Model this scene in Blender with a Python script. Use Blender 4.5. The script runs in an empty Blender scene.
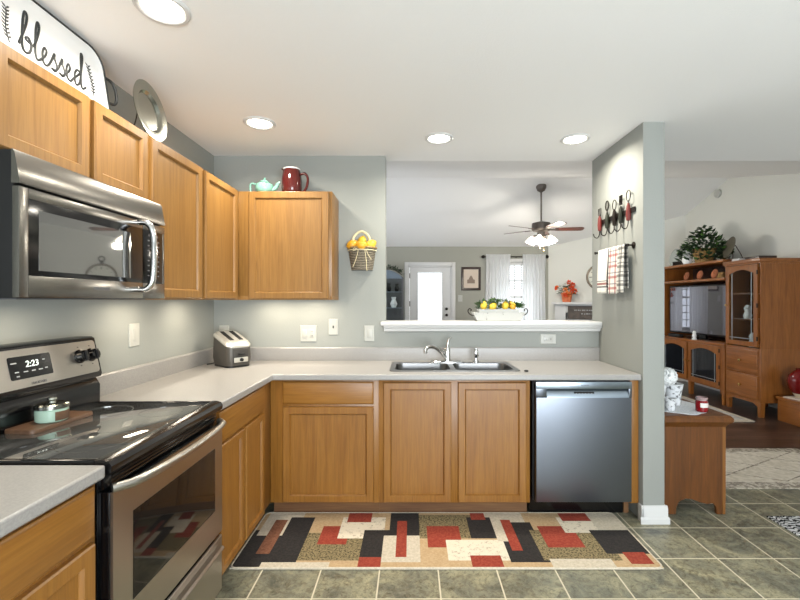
import bpy, bmesh, math, random
from mathutils import Vector, Matrix, Euler
random.seed(7)
S = bpy.context.scene
COL = S.collection
PI = math.pi

# ---------------------------------------------------------------- camera, world, exposure
cam_d = bpy.data.cameras.new('camera')
cam = bpy.data.objects.new('camera', cam_d); COL.objects.link(cam)
cam.location = (0, 0, 1.375); cam.rotation_euler = (PI/2, 0, 0)
cam_d.sensor_width = 36; cam_d.lens = 425/800*36; cam_d.shift_x = -11/800
cam_d.clip_start = 0.02
S.camera = cam
w = bpy.data.worlds.new('world'); S.world = w; w.use_nodes = True
bg = w.node_tree.nodes['Background']
bg.inputs[0].default_value = (0.93, 0.96, 1.0, 1); bg.inputs[1].default_value = 2.6
S.view_settings.view_transform = 'Standard'; S.view_settings.look = 'None'
S.view_settings.exposure = 0.14; S.view_settings.gamma = 1; S.view_settings.use_curve_mapping = False
P_RECESSED = 12.5
P_UNDER = 1.35
P_FAN = 13.0
P_REAR = 240.0
P_SIDE = 12.0

def area_light(name, loc, power, size, color=(1, .93, .82), rot=(0, 0, 0), size_y=None, spread=170, parent=None):
    d = bpy.data.lights.new(name, 'AREA'); d.energy = power; d.color = color
    if size_y: d.shape = 'RECTANGLE'; d.size = size; d.size_y = size_y
    else: d.shape = 'DISK'; d.size = size
    d.spread = math.radians(spread)
    o = bpy.data.objects.new(name, d); COL.objects.link(o); o.location = loc; o.rotation_euler = rot
    if parent: o.parent = parent
    return o

# added fill lamps: rear tilted up at the ceiling, side into the living room
area_light('rear_fill', (1.15, -2.40, 1.0), P_REAR, 2.7, (.88, .95, 1), (PI/2+.75, 0, 0), size_y=1.9)
area_light('side_fill', (-1.6, 5.9, 1.35), P_SIDE, 1.6, (.97, .99, 1), (0, -PI/2, 0), size_y=3.2)

# ---------------------------------------------------------------- materials
def lin(c):
    if isinstance(c, str):
        c = [int(c[i:i+2], 16)/255 for i in (0, 2, 4)]
    return tuple((x/12.92 if x <= .04045 else ((x+.055)/1.055)**2.4) for x in c) + (1,)

def mat(name, color, rough=.5, metal=0, **k):
    m = bpy.data.materials.new(name); m.use_nodes = True
    b = m.node_tree.nodes['Principled BSDF']
    b.inputs['Base Color'].default_value = lin(color)
    b.inputs['Roughness'].default_value = rough; b.inputs['Metallic'].default_value = metal
    for kk, v in k.items():
        b.inputs[kk.replace('_', ' ')].default_value = v
    return m
class N:
    def __init__(s, m):
        s.m = m; s.t = m.node_tree; s.b = s.t.nodes['Principled BSDF']
    def new(s, t, **k):
        n = s.t.nodes.new(t)
        for a, v in k.items(): setattr(n, a, v)
        return n
    def link(s, a, b): s.t.links.new(a, b)
    def coords(s, scale=(1, 1, 1), loc=(0, 0, 0)):
        tc = s.new('ShaderNodeTexCoord'); mp = s.new('ShaderNodeMapping')
        mp.inputs['Scale'].default_value = scale; mp.inputs['Location'].default_value = loc
        s.link(tc.outputs['Object'], mp.inputs[0]); return mp.outputs[0]
    def noise(s, vec, scale, detail=4, rough=.5, dist=0):
        n = s.new('ShaderNodeTexNoise'); s.link(vec, n.inputs['Vector'])
        n.inputs['Scale'].default_value = scale; n.inputs['Detail'].default_value = detail
        n.inputs['Roughness'].default_value = rough; n.inputs['Distortion'].default_value = dist
        return n.outputs[0]
    def ramp(s, fac, stops):
        r = s.new('ShaderNodeValToRGB'); s.link(fac, r.inputs[0])
        e = r.color_ramp.elements
        while len(e) < len(stops): e.new(.5)
        for i, (p, c) in enumerate(stops): e[i].position = p; e[i].color = lin(c)
        return r.outputs[0]
    def mix(s, fac, a, b, mode='MIX'):
        x = s.new('ShaderNodeMix', data_type='RGBA', blend_type=mode)
        if isinstance(fac, (int, float)): x.inputs[0].default_value = fac
        else: s.link(fac, x.inputs[0])
        for i, v in ((6, a), (7, b)):
            if isinstance(v, (str, tuple, list)): x.inputs[i].default_value = lin(v)
            else: s.link(v, x.inputs[i])
        return x.outputs[2]
    def math(s, op, a, b=0, c=0):
        x = s.new('ShaderNodeMath', operation=op)
        for i, v in ((0, a), (1, b), (2, c)):
            if isinstance(v, (int, float)): x.inputs[i].default_value = v
            else: s.link(v, x.inputs[i])
        return x.outputs[0]
    def color(s, o): s.link(o, s.b.inputs['Base Color'])
    def bump(s, h, strength=.2, dist=.01):
        n = s.new('ShaderNodeBump'); n.inputs['Strength'].default_value = strength; n.inputs['Distance'].default_value = dist
        s.link(h, n.inputs['Height']); s.link(n.outputs[0], s.b.inputs['Normal'])

def plaster(name, color, scale=90, st=.15, rough=.75):
    m = mat(name, color, rough); n = N(m); v = n.coords()
    n.bump(n.noise(v, scale, 3), st, .004)
    return m
def wood(name, c1, c2, c3, scale, rough=.36, dist=1.2):
    m = mat(name, c1, rough); n = N(m); v = n.coords(scale)
    a = n.noise(v, 1.0, 5, .6, dist)
    f = n.noise(n.coords(tuple(q*5 for q in scale)), 1.0, 3, .5)
    base = n.ramp(a, [(.3, c3), (.5, c1), (.72, c2)])
    n.color(n.mix(n.ramp(f, [(.38, (.55, .55, .55)), (.60, (1, 1, 1))]), n.mix(.22, base, (.35, .2, .08), 'MULTIPLY'), base))
    n.bump(f, .06, .002)
    return m
def mottled(name, a, b, scale=30, lo=.45, hi=.55, rough=.5, **k):
    m = mat(name, a, rough, **k); n = N(m)
    n.color(n.ramp(n.noise(n.coords(), scale, 5, .6), [(lo, a), (hi, b)]))
    return m
def steel(name, color, scale, rough=.27):
    m = mat(name, color, rough, 1.0); n = N(m)
    f = n.noise(n.coords(scale), 1, 4, .6)
    r = n.math('MULTIPLY_ADD', f, .03, rough-.015); n.link(r, n.b.inputs['Roughness'])
    n.bump(f, .03, .001)
    return m
def emit(name, color, strength, base=(1, 1, 1)):
    m = mat(name, base, .5); b = m.node_tree.nodes['Principled BSDF']
    b.inputs['Emission Color'].default_value = lin(color); b.inputs['Emission Strength'].default_value = strength
    return m

M = {}
M['wall'] = plaster('sage_grey_paint', (.572, .582, .562))
M['wall_living'] = plaster('greige_paint', (.60, .60, .56))
M['wall_cream'] = plaster('cream_paint', (.83, .83, .80))
M['ceiling'] = plaster('ceiling_white', (.93, .93, .925), 140, .25, .85)
M['white'] = mat('white_paint', (.80, .80, .795), .35)
M['plastic'] = mat('white_plastic', (.70, .70, .675), .3)
oc = ((.555, .375, .150), (.590, .408, .175), (.51, .33, .125))
M['oak'] = wood('honey_oak_upright', *oc, (26, 26, 1.4))
M['oak_x'] = wood('honey_oak_across', *oc, (1.4, 26, 26))
M['oak_y'] = wood('honey_oak_lengthwise', *oc, (26, 1.4, 26))
uc = ((.545, .395, .20), (.575, .425, .225), (.51, .36, .175))
M['oak_up'] = wood('honey_oak_wall_units', *uc, (30, 30, 1.2))
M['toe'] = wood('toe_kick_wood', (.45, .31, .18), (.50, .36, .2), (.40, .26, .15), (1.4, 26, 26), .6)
tw = ((.535, .32, .135), (.585, .365, .165), (.46, .265, .10))
M['ent'] = wood('cherry_stained_wood', *tw, (22, 22, 1.4), .3)
M['ent_y'] = wood('cherry_stained_wood_lengthwise', *tw, (22, 1.2, 22), .3)
M['side'] = wood('walnut_stained_wood', (.385, .22, .06), (.43, .255, .075), (.32, .18, .045), (20, 20, 1.5), .45)
M['dark_wood'] = wood('dark_brown_wood', (.20, .12, .09), (.27, .16, .11), (.13, .08, .06), (1.2, 18, 18), .35)
M['blade_wood'] = wood('mahogany_fan_blade', (.30, .15, .11), (.36, .19, .14), (.22, .11, .08), (3, 20, 20), .3)
M['board_wood'] = wood('walnut_board', (.40, .29, .21), (.47, .35, .26), (.33, .23, .16), (20, 3, 20), .45)
M['laminate'] = mottled('white_speckled_laminate', (.575, .565, .555), (.615, .605, .59), 160, .4, .6, .3)
M['steel_h'] = steel('brushed_steel_lengthwise', (.69, .675, .65), (300, 3, 300), .32)
M['steel_x'] = steel('brushed_steel_across', (.56, .60, .64), (2, 200, 200), .3)
M['steel_v'] = steel('brushed_steel_upright', (.43, .45, .48), (220, 220, 1.5), .33)
M['sink'] = steel('sink_steel', (.50, .50, .50), (2, 120, 120), .28)
M['chrome'] = mat('chrome', (.82, .82, .82), .12, 1)
M['bronze'] = mat('aged_bronze', (.42, .39, .37), .45, .7)
M['iron'] = mat('dark_iron', (.14, .11, .09), .45, .6)
M['black'] = mat('black_enamel', (.03, .03, .035), .18)
M['black_matte'] = mat('black_plastic', (.035, .035, .04), .45)
M['ceran'] = mat('black_ceramic_glass', (.60, .60, .59), .035, .85)
M['tint'] = mat('tinted_oven_glass', (.58, .58, .57), .03, .85)
M['steel_mw'] = steel('brushed_steel_microwave', (.53, .52, .50), (300, 3, 300), .26)
M['oven_glass'] = mat('dark_oven_window', (.20, .19, .18), .05, .75)
M['screen'] = mat('television_screen', (.50, .50, .53), .03, .8)
M['display'] = mat('display_black', (.02, .02, .025), .12)
M['digit'] = emit('lit_digits', (.85, 1, .92), .55)
M['mark'] = mat('pale_marks', (.62, .63, .63), .5)
M['logo'] = mat('grey_lettering', (.33, .33, .34), .4)
M['ring'] = mat('faint_burner_print', (.52, .52, .52), .06, .85)
M['enamel_grey'] = mat('worn_white_box', (.72, .72, .70), .5)
M['gap'] = mat('shadow_gap_black', (.02, .02, .02), .8)
M['lens'] = emit('lamp_lens', (1, .96, .9), 9)
M['shade'] = emit('frosted_lit_glass', (1, .95, .86), 7)
M['dark_back'] = mat('dark_mirror_back', (.10, .11, .13), .25)
M['glass'] = mat('clear_glass', (.95, .97, .97), .03, 0, Transmission_Weight=1.0, IOR=1.1)
M['cab_glass'] = mat('cabinet_glass', (.07, .08, .10), .04, 0, IOR=1.6)
M['lead'] = mat('leaded_strip', (.72, .74, .75), .3, .7)
M['brass'] = mat('brass', (.78, .66, .42), .25, 1)
M['copper'] = mat('copper', (.72, .45, .33), .25, 1)
M['pewter'] = mat('pewter', (.62, .63, .60), .22, 1)
M['enamel'] = mat('white_enamel', (.90, .905, .90), .25)
M['ink'] = mat('charcoal_ink', (.16, .17, .17), .5)
M['mint'] = mat('mint_glaze', (.50, .69, .63), .15)
M['mint_pale'] = mat('pale_mint_glass', (.68, .79, .72), .2)
M['satin'] = mat('satin_silver_shell', (.80, .79, .76), .3, .6)
M['red_glaze'] = mat('oxblood_glaze', (.29, .10, .09), .1)
M['lemon'] = mottled('lemon_peel', (.84, .68, .16), (.88, .75, .26), 25, .4, .6, .4)
M['orange_fruit'] = mottled('ripe_lemon_peel', (.84, .60, .13), (.88, .67, .20), 25, .4, .6, .4)
M['leaf'] = mottled('green_leaf', (.16, .30, .12), (.32, .46, .20), 18, .4, .6, .5)
M['leaf_dark'] = mottled('ivy_leaf', (.07, .15, .08), (.20, .30, .18), 18, .4, .62, .5)
M['leaf_grey'] = mottled('grey_green_leaf', (.30, .38, .30), (.48, .55, .46), 18, .4, .62, .5)
M['petal'] = mottled('coral_petals', (.86, .26, .13), (.92, .42, .25), 20, .4, .6, .6)
M['petal_orange'] = mottled('orange_petals', (.88, .45, .18), (.93, .58, .32), 20, .4, .6, .6)
M['terracotta'] = mottled('terracotta', (.78, .40, .24), (.83, .47, .30), 20, .4, .6, .7)
M['wicker'] = mottled('golden_wicker', (.58, .44, .24), (.74, .60, .38), 60, .4, .6, .7)
M['raffia'] = mat('raffia', (.83, .78, .63), .7)
M['red_wax'] = mat('red_wax', (.50, .04, .07), .12)
M['label'] = mat('paper_label', (.87, .84, .82), .6)
M['green_handle'] = mat('green_painted_handle', (.10, .12, .06), .5)
M['red_handle'] = mat('red_painted_handle', (.42, .13, .11), .5)
M['white_handle'] = mat('cream_painted_handle', (.75, .73, .66), .4)
M['vase'] = mottled('white_black_crackle', (.10, .10, .11), (.84, .85, .86), 38, .36, .46, .3)
M['ball'] = mottled('white_knobbly', (.62, .63, .63), (.90, .91, .91), 60, .38, .5, .5)
M['lace'] = mottled('white_lace', (.80, .82, .84), (.90, .91, .92), 90, .4, .6, .8)
M['linen'] = mottled('white_linen', (.86, .86, .84), (.90, .90, .88), 70, .4, .6, .85)
M['rug_cream'] = mottled('cream_rug', (.74, .70, .63), (.81, .77, .71), 26, .42, .58, .95)
M['rug_border'] = mottled('taupe_rug_border', (.50, .46, .41), (.72, .68, .62), 32, .45, .55, .95)
M['rug_area'] = mottled('pale_area_rug', (.68, .67, .65), (.76, .75, .73), 26, .42, .58, .95)
M['paper'] = mat('print_paper', (.80, .74, .68), .7)
M['dial'] = mat('clock_dial', (.82, .82, .77), .5)
M['slate'] = mottled('slate_brown_board', (.26, .23, .21), (.34, .30, .27), 12, .4, .6, .6)

def pile(name, a, b, lo, hi, sc=75):
    m = mat(name, a, .95); n = N(m); v = n.coords()
    f = n.noise(v, sc, 6, .75)
    n.color(n.ramp(f, [(lo, a), (hi, b)])); n.bump(f, .5, .004)
    return m
RUG = [pile('pile_tan', (.68, .57, .42), (.74, .64, .50), .4, .6),
       pile('pile_ivory', (.72, .68, .60), (.80, .76, .69), .4, .6),
       pile('pile_black', (.10, .09, .09), (.17, .15, .14), .4, .6),
       pile('pile_rust', (.52, .17, .11), (.60, .26, .18), .4, .6),
       pile('pile_olive_fleck', (.22, .19, .12), (.56, .50, .36), .42, .54, 95),
       pile('pile_brown', (.40, .24, .16), (.50, .33, .24), .4, .6),
       pile('pile_ivory_sketch', (.62, .57, .50), (.85, .81, .73), .36, .46, 50)]

# floor tile
m = mat('slate_tile', (.42, .42, .36), .33); n = N(m)
v = n.coords((1, 1, 1), (-1.33+.298*8, -2.26+.305*20, 0))
br = n.new('ShaderNodeTexBrick', offset=0.0, squash=1.0); n.link(v, br.inputs['Vector'])
for k_, val in (('Scale', 1), ('Mortar Size', .0038), ('Mortar Smooth', .1), ('Brick Width', .298), ('Row Height', .305)):
    br.inputs[k_].default_value = val
br.inputs['Color1'].default_value = (.0, .0, .0, 1); br.inputs['Color2'].default_value = (1, 1, 1, 1); br.inputs['Mortar'].default_value = (.5, .5, .5, 1)
vv = n.coords()
wn = n.new('ShaderNodeTexWhiteNoise', noise_dimensions='3D')
cellv = n.new('ShaderNodeVectorMath', operation='MULTIPLY'); n.link(v, cellv.inputs[0]); cellv.inputs[1].default_value = (1/.298, 1/.305, 0)
flo = n.new('ShaderNodeVectorMath', operation='FLOOR'); n.link(cellv.outputs[0], flo.inputs[0]); n.link(flo.outputs[0], wn.inputs[0])
off = n.new('ShaderNodeVectorMath', operation='MULTIPLY_ADD'); n.link(wn.outputs[1], off.inputs[0]); off.inputs[1].default_value = (9, 9, 9); n.link(vv, off.inputs[2])
base = n.ramp(n.noise(off.outputs[0], 5.5, 8, .62, 1.2), [(.30, (.33, .335, .30)), (.44, (.48, .48, .42)), (.56, (.58, .57, .48)), (.70, (.66, .64, .53))])
vein = n.noise(off.outputs[0], 13, 8, .7, 2.2)
base = n.mix(n.ramp(vein, [(.5, (0, 0, 0)), (.58, (.75, .75, .75))]), base, (.36, .33, .26))
fine = n.noise(off.outputs[0], 38, 10, .8, 1.0)
base = n.mix(1.0, base, n.ramp(fine, [(.34, (.62, .60, .55)), (.50, (.98, .98, .97)), (.62, (1, 1, 1))]), 'MULTIPLY')
base = n.mix(n.ramp(n.noise(off.outputs[0], 22, 8, .7, 3.0), [(.55, (0, 0, 0)), (.66, (.6, .6, .6))]), base, (.68, .65, .54))
base = n.mix(n.math('MULTIPLY', wn.outputs[0], .22), base, (.40, .41, .38))
n.color(n.mix(br.outputs['Fac'], base, (.80, .77, .68)))
n.bump(n.math('SUBTRACT', vein, n.math('MULTIPLY', br.outputs['Fac'], 1.5)), .25, .004)
M['tile'] = m
# dark plank floor
m = mat('dark_plank_floor', (.2, .14, .11), .28); n = N(m)
v = n.coords()
br = n.new('ShaderNodeTexBrick', offset=.37); n.link(v, br.inputs['Vector'])
for k_, val in (('Scale', 1), ('Mortar Size', .002), ('Brick Width', 1.2), ('Row Height', .12)): br.inputs[k_].default_value = val
br.inputs['Color1'].default_value = lin((.40, .31, .27)); br.inputs['Color2'].default_value = lin((.21, .15, .13)); br.inputs['Mortar'].default_value = lin((.08, .06, .05))
g = n.ramp(n.noise(n.coords((2, 30, 30)), 1, 4, .6, 1), [(.35, (.6, .6, .6)), (.65, (1.0, 1.0, 1.0))])
n.color(n.mix(1.0, br.outputs[0], g, 'MULTIPLY'))
M['plank'] = m
# sheer curtain
m = mat('sheer_curtain', (.92, .93, .94), .8); n = N(m)
tr = n.new('ShaderNodeBsdfTranslucent'); tr.inputs[0].default_value = (1, 1, 1, 1)
mx = n.new('ShaderNodeMixShader'); mx.inputs[0].default_value = .72
n.link(n.b.outputs[0], mx.inputs[1]); n.link(tr.outputs[0], mx.inputs[2])
n.link(mx.outputs[0], n.t.nodes['Material Output'].inputs[0]); M['sheer'] = m
# woven basket
def weave(name, a, b, sc):
    m = mat(name, a, .75); n = N(m); v = n.coords((1, 1, 1))
    wv = n.new('ShaderNodeTexWave', bands_direction='Z'); wv.inputs['Scale'].default_value = sc; wv.inputs['Distortion'].default_value = 2
    wv.inputs['Detail Scale'].default_value = 4
    n.link(v, wv.inputs[0]); n.color(n.mix(wv.outputs['Fac'], a, b)); n.bump(wv.outputs['Fac'], .6, .006)
    return m
M['basket'] = weave('grey_brown_weave', (.24, .22, .17), (.58, .54, .47), 26)
# plaid towels
def plaid(name, ground, bands, period):
    m = mat(name, ground, .9); n = N(m)
    tc = n.new('ShaderNodeTexCoord'); sp = n.new('ShaderNodeSeparateXYZ'); n.link(tc.outputs['Object'], sp.inputs[0])
    col = None
    cur = ground
    for axis in ('Y', 'Z'):
        f = n.math('FRACT', n.math('DIVIDE', n.math('ADD', sp.outputs[axis], 5), period))
        for a, b, c in bands:
            t = n.math('MULTIPLY', n.math('GREATER_THAN', f, a), n.math('LESS_THAN', f, b))
            cur = n.mix(n.math('MULTIPLY', t, .62), cur, c)
    n.color(cur); return m
M['plaid_red'] = plaid('red_check_linen', (.88, .87, .84), [(.05, .28, (.60, .17, .17)), (.5, .62, (.35, .36, .42))], .075)
M['plaid_black'] = plaid('black_check_linen', (.84, .83, .80), [(.05, .35, (.12, .12, .14)), (.55, .68, (.2, .2, .22))], .06)
m = mat('banded_linen', (.90, .89, .86), .9); n = N(m)
tc = n.new('ShaderNodeTexCoord'); sp = n.new('ShaderNodeSeparateXYZ'); n.link(tc.outputs['Object'], sp.inputs[0])
cur = (.90, .89, .86)
for z0, z1, c in ((.060, .076, (.52, .2, .18)), (.084, .090, (.15, .15, .16)), (.040, .052, (.22, .22, .24))):
    t = n.math('MULTIPLY', n.math('GREATER_THAN', sp.outputs['Z'], z0), n.math('LESS_THAN', sp.outputs['Z'], z1))
    cur = n.mix(n.math('MULTIPLY', t, .85), cur, c)
n.color(cur); M['banded'] = m
# black/white mat
m = mat('black_white_mat', (.8, .8, .8), .9); n = N(m)
vo = n.new('ShaderNodeTexWave', wave_type='RINGS'); vo.inputs['Scale'].default_value = 11; vo.inputs['Distortion'].default_value = 9; vo.inputs['Detail Scale'].default_value = 2.5
n.link(n.coords(), vo.inputs[0]); n.color(n.ramp(vo.outputs['Fac'], [(.46, (.09, .1, .12)), (.52, (.80, .81, .82))])); M['bwmat'] = m

# ---------------------------------------------------------------- mesh helpers
ORG = {}
def newbm(): return bmesh.new()
def box(bm, x0, x1, y0, y1, z0, z1, bev=0, seg=2, mi=0):
    r = bmesh.ops.create_cube(bm, size=1)
    vs = r['verts']
    for v in vs:
        v.co = Vector(((x0+x1)/2+v.co.x*(x1-x0), (y0+y1)/2+v.co.y*(y1-y0), (z0+z1)/2+v.co.z*(z1-z0)))
    fs = set(f for v in vs for f in v.link_faces)
    for f in fs: f.material_index = mi
    if bev:
        es = list(set(e for v in vs for e in v.link_edges))
        bmesh.ops.bevel(bm, geom=es, offset=bev, segments=seg, affect='EDGES', profile=.5)
def ring(bm, pts): return [bm.verts.new(p) for p in pts]
def skin(bm, loops, cap0=True, cap1=True, closed=True, mi=0):
    L = [ring(bm, l) for l in loops]
    n = len(L[0])
    for a, b in zip(L, L[1:]):
        for i in range(n if closed else n-1):
            j = (i+1) % n
            f = bm.faces.new((a[i], a[j], b[j], b[i])); f.material_index = mi
    if cap0: f = bm.faces.new(L[0][::-1]); f.material_index = mi
    if cap1: f = bm.faces.new(L[-1]); f.material_index = mi
    return L
def prism(bm, poly, axis, a, b, mi=0):
    def P(p, t):
        return {'x': (t, p[0], p[1]), 'y': (p[0], t, p[1]), 'z': (p[0], p[1], t)}[axis]
    skin(bm, [[P(p, a) for p in poly], [P(p, b) for p in poly]], mi=mi)
def lathe(bm, prof, c=(0, 0, 0), seg=24, axis='z', mi=0, cap0=True, cap1=True, mtx=None):
    loops = []
    for r, z in prof:
        r = max(r, 1e-4); lp = []
        for i in range(seg):
            a = 2*PI*i/seg; p = (r*math.cos(a), r*math.sin(a), z)
            if axis == 'y': p = (p[0], p[2], p[1])
            if axis == 'x': p = (p[2], p[0], p[1])
            p = Vector(p)
            if mtx: p = mtx @ p
            lp.append(p + Vector(c))
        loops.append(lp)
    skin(bm, loops, cap0, cap1, mi=mi)
def tube(bm, pts, r, seg=8, closed=False, flat=1.0, mi=0):
    pts = [Vector(p) for p in pts]; n = len(pts); loops = []
    up = Vector((0, 0, 1)); prevn = None
    for i, p in enumerate(pts):
        if closed: t = pts[(i+1) % n]-pts[i-1]
        else: t = pts[min(i+1, n-1)]-pts[max(i-1, 0)]
        t.normalize()
        if prevn is None:
            a = up if abs(t.dot(up)) < .9 else Vector((1, 0, 0))
            nn = (a - t*a.dot(t)).normalized()
        else:
            nn = prevn - t*prevn.dot(t)
            nn = nn.normalized() if nn.length > 1e-6 else prevn
        prevn = nn; bb = t.cross(nn)
        rr = r[i] if isinstance(r, (list, tuple)) else r
        loops.append([p + nn*rr*math.cos(2*PI*k/seg) + bb*rr*flat*math.sin(2*PI*k/seg) for k in range(seg)])
    if closed: loops.append(loops[0]); skin(bm, loops, False, False, mi=mi); bmesh.ops.remove_doubles(bm, verts=bm.verts[:], dist=1e-6)
    else: skin(bm, loops, mi=mi)
def smoothpath(pts, n=8, closed=False):
    P = [Vector(p) for p in pts]; out = []; m_ = len(P)
    rng = range(m_ if closed else m_-1)
    for i in rng:
        if closed: p0, p1, p2, p3 = P[i-1], P[i], P[(i+1) % m_], P[(i+2) % m_]
        else: p0, p1, p2, p3 = P[max(i-1, 0)], P[i], P[i+1], P[min(i+2, m_-1)]
        for k in range(n):
            t = k/n
            out.append(.5*((2*p1)+(p2-p0)*t+(2*p0-5*p1+4*p2-p3)*t*t+(3*p1-p0-3*p2+p3)*t**3))
    if not closed: out.append(P[-1])
    return out
def ell(bm, c, rx, ry, rz, u=16, v=10, mi=0, mtx=None):
    r = bmesh.ops.create_uvsphere(bm, u_segments=u, v_segments=v, radius=1)
    for vt in r['verts']:
        p = Vector((vt.co.x*rx, vt.co.y*ry, vt.co.z*rz))
        if mtx: p = mtx @ p
        vt.co = p + Vector(c)
        for f in vt.link_faces: f.material_index = mi
def rrect(x0, x1, y0, y1, r, n=4):
    out = []
    for cx, cy, a0 in ((x1-r, y1-r, 0), (x0+r, y1-r, 90), (x0+r, y0+r, 180), (x1-r, y0+r, 270)):
        for k in range(n+1):
            a = math.radians(a0+90*k/n); out.append((cx+r*math.cos(a), cy+r*math.sin(a)))
    return out
def plate(bm, outer, holes, z0, z1):
    for z in (z0, z1):
        es = []
        for lp in [outer]+holes:
            vs = [bm.verts.new((p[0], p[1], z)) for p in lp]
            for i in range(len(vs)): es.append(bm.edges.new((vs[i], vs[(i+1) % len(vs)])))
        bmesh.ops.triangle_fill(bm, edges=es, use_beauty=True)
    for lp in [outer]+holes:
        skin(bm, [[(p[0], p[1], z0) for p in lp], [(p[0], p[1], z1) for p in lp]], False, False)
    bmesh.ops.remove_doubles(bm, verts=bm.verts[:], dist=1e-5)
def leafshape(bm, p, d, up, L, W, mi=0):
    d = Vector(d).normalized(); s = d.cross(Vector(up))
    if s.length < 1e-3: s = d.cross(Vector((1, 0, 0)))
    s.normalize(); nn = s.cross(d); p = Vector(p)
    pts = [p, p+d*L*.45+s*W*.5+nn*W*.12, p+d*L, p+d*L*.45-s*W*.5+nn*W*.12]
    mid = p+d*L*.5-nn*W*.05
    v = [bm.verts.new(q) for q in pts]; c = bm.verts.new(mid)
    for i in range(4):
        f = bm.faces.new((v[i], v[(i+1) % 4], c)); f.material_index = mi
def rnd(a, b): return random.uniform(a, b)

def build(bm, name, mats, parent=None, world=False, loc=None, sharp=35, bevel=0):
    bmesh.ops.recalc_face_normals(bm, faces=bm.faces[:])
    o0 = Vector((0, 0, 0))
    if parent is not None: o0 = ORG[parent] if world else o0
    elif loc is not None and world: o0 = Vector(loc)
    if world: bmesh.ops.translate(bm, verts=bm.verts[:], vec=-o0)
    me = bpy.data.meshes.new(name)
    bm.to_mesh(me); bm.free()
    for f in me.polygons: f.use_smooth = True
    me.set_sharp_from_angle(angle=math.radians(sharp))
    if not isinstance(mats, (list, tuple)): mats = [mats]
    for mm in mats: me.materials.append(M[mm] if isinstance(mm, str) else mm)
    o = bpy.data.objects.new(name, me); COL.objects.link(o)
    if parent is not None: o.parent = parent; ORG[o] = ORG[parent]
    else:
        o.location = loc if loc is not None else (0, 0, 0); ORG[o] = Vector(o.location)
    if bevel:
        b = o.modifiers.new('edge', 'BEVEL'); b.width = bevel; b.segments = 3; b.limit_method = 'ANGLE'; b.angle_limit = math.radians(50)
    return o
def build_split(bm, name, mats, parent=None, world=False, **k):
    seen = set(); outs = []
    bm.verts.ensure_lookup_table()
    isl = []
    for v in bm.verts:
        if v in seen: continue
        st = [v]; seen.add(v); cur = []
        while st:
            a = st.pop(); cur.append(a)
            for e in a.link_edges:
                b = e.other_vert(a)
                if b not in seen: seen.add(b); st.append(b)
        isl.append(cur)
    for cur in isl:
        nb = bmesh.new(); mp = {a: nb.verts.new(a.co) for a in cur}
        for f in set(f for a in cur for f in a.link_faces):
            g = nb.faces.new([mp[a] for a in f.verts]); g.material_index = f.material_index
        outs.append(build(nb, name, mats, parent, world, **k))
    bm.free(); return outs
def tag(o, label, cat, group=None, kind=None):
    o['label'] = label; o['category'] = cat
    if group: o['group'] = group
    if kind: o['kind'] = kind
    return o
def thing(name, label, cat, loc, group=None, rot=0):
    o = bpy.data.objects.new(name, None); COL.objects.link(o); o.location = loc; o.rotation_euler = (0, 0, rot)
    o.empty_display_size = .05
    ORG[o] = Vector(loc); return tag(o, label, cat, group)
def struct(bm, name, mats, label=None, cat=None, **k):
    o = build(bm, name, mats, **k)
    o['kind'] = 'structure'
    if label: o['label'] = label
    if cat: o['category'] = cat
    return o
def copytree(o, loc, label, rot=None):
    c = o.copy(); COL.objects.link(c); c.location = loc; c['label'] = label
    if rot is not None: c.rotation_euler = rot
    def rec(a, b):
        for ch in list(a.children):
            d = ch.copy(); COL.objects.link(d); d.parent = b; rec(ch, d)
    rec(o, c)
    return c
def text_bm(s, size, depth=.0006, shear=0):
    cu = bpy.data.curves.new('lettering', 'FONT'); cu.body = s; cu.size = size; cu.extrude = depth; cu.align_x = 'CENTER'; cu.align_y = 'CENTER'; cu.shear = shear; cu.resolution_u = 3
    o = bpy.data.objects.new('lettering', cu); COL.objects.link(o)
    bpy.context.view_layer.update()
    me = bpy.data.meshes.new_from_object(o.evaluated_get(bpy.context.evaluated_depsgraph_get()))
    bm = bmesh.new(); bm.from_mesh(me)
    bpy.data.objects.remove(o); bpy.data.curves.remove(cu); bpy.data.meshes.remove(me)
    return bm
def orient(bm, c, u, v):
    """map local x->u, y->v, z->u x v, then move to c"""
    u = Vector(u).normalized(); v = Vector(v).normalized(); nn = u.cross(v)
    mt = Matrix((u, v, nn)).transposed().to_4x4(); mt.translation = Vector(c)
    bmesh.ops.transform(bm, matrix=mt, verts=bm.verts[:]); return bm

# panel frame: (u along the face, z up, n out of the face)
class Face:
    def __init__(s, axis, pos, out): s.axis = axis; s.pos = pos; s.out = out
    def p(s, u, z, n):
        return (u, s.pos+s.out*n, z) if s.axis == 'y' else (s.pos+s.out*n, u, z)
    def box(s, bm, u0, u1, z0, z1, n0, n1, bev=0, mi=0):
        a = s.p(u0, z0, n0); b = s.p(u1, z1, n1)
        box(bm, min(a[0], b[0]), max(a[0], b[0]), min(a[1], b[1]), max(a[1], b[1]), min(a[2], b[2]), max(a[2], b[2]), bev, mi=mi)
    def loops(s, bm, u0, u1, z0, z1, spec, cap0=True, cap1=True, mi=0):
        L = []
        for ins, n in spec:
            L.append([s.p(u0+ins, z0+ins, n), s.p(u1-ins, z0+ins, n), s.p(u1-ins, z1-ins, n), s.p(u0+ins, z1-ins, n)])
        skin(bm, L, cap0, cap1, mi=mi)
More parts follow.
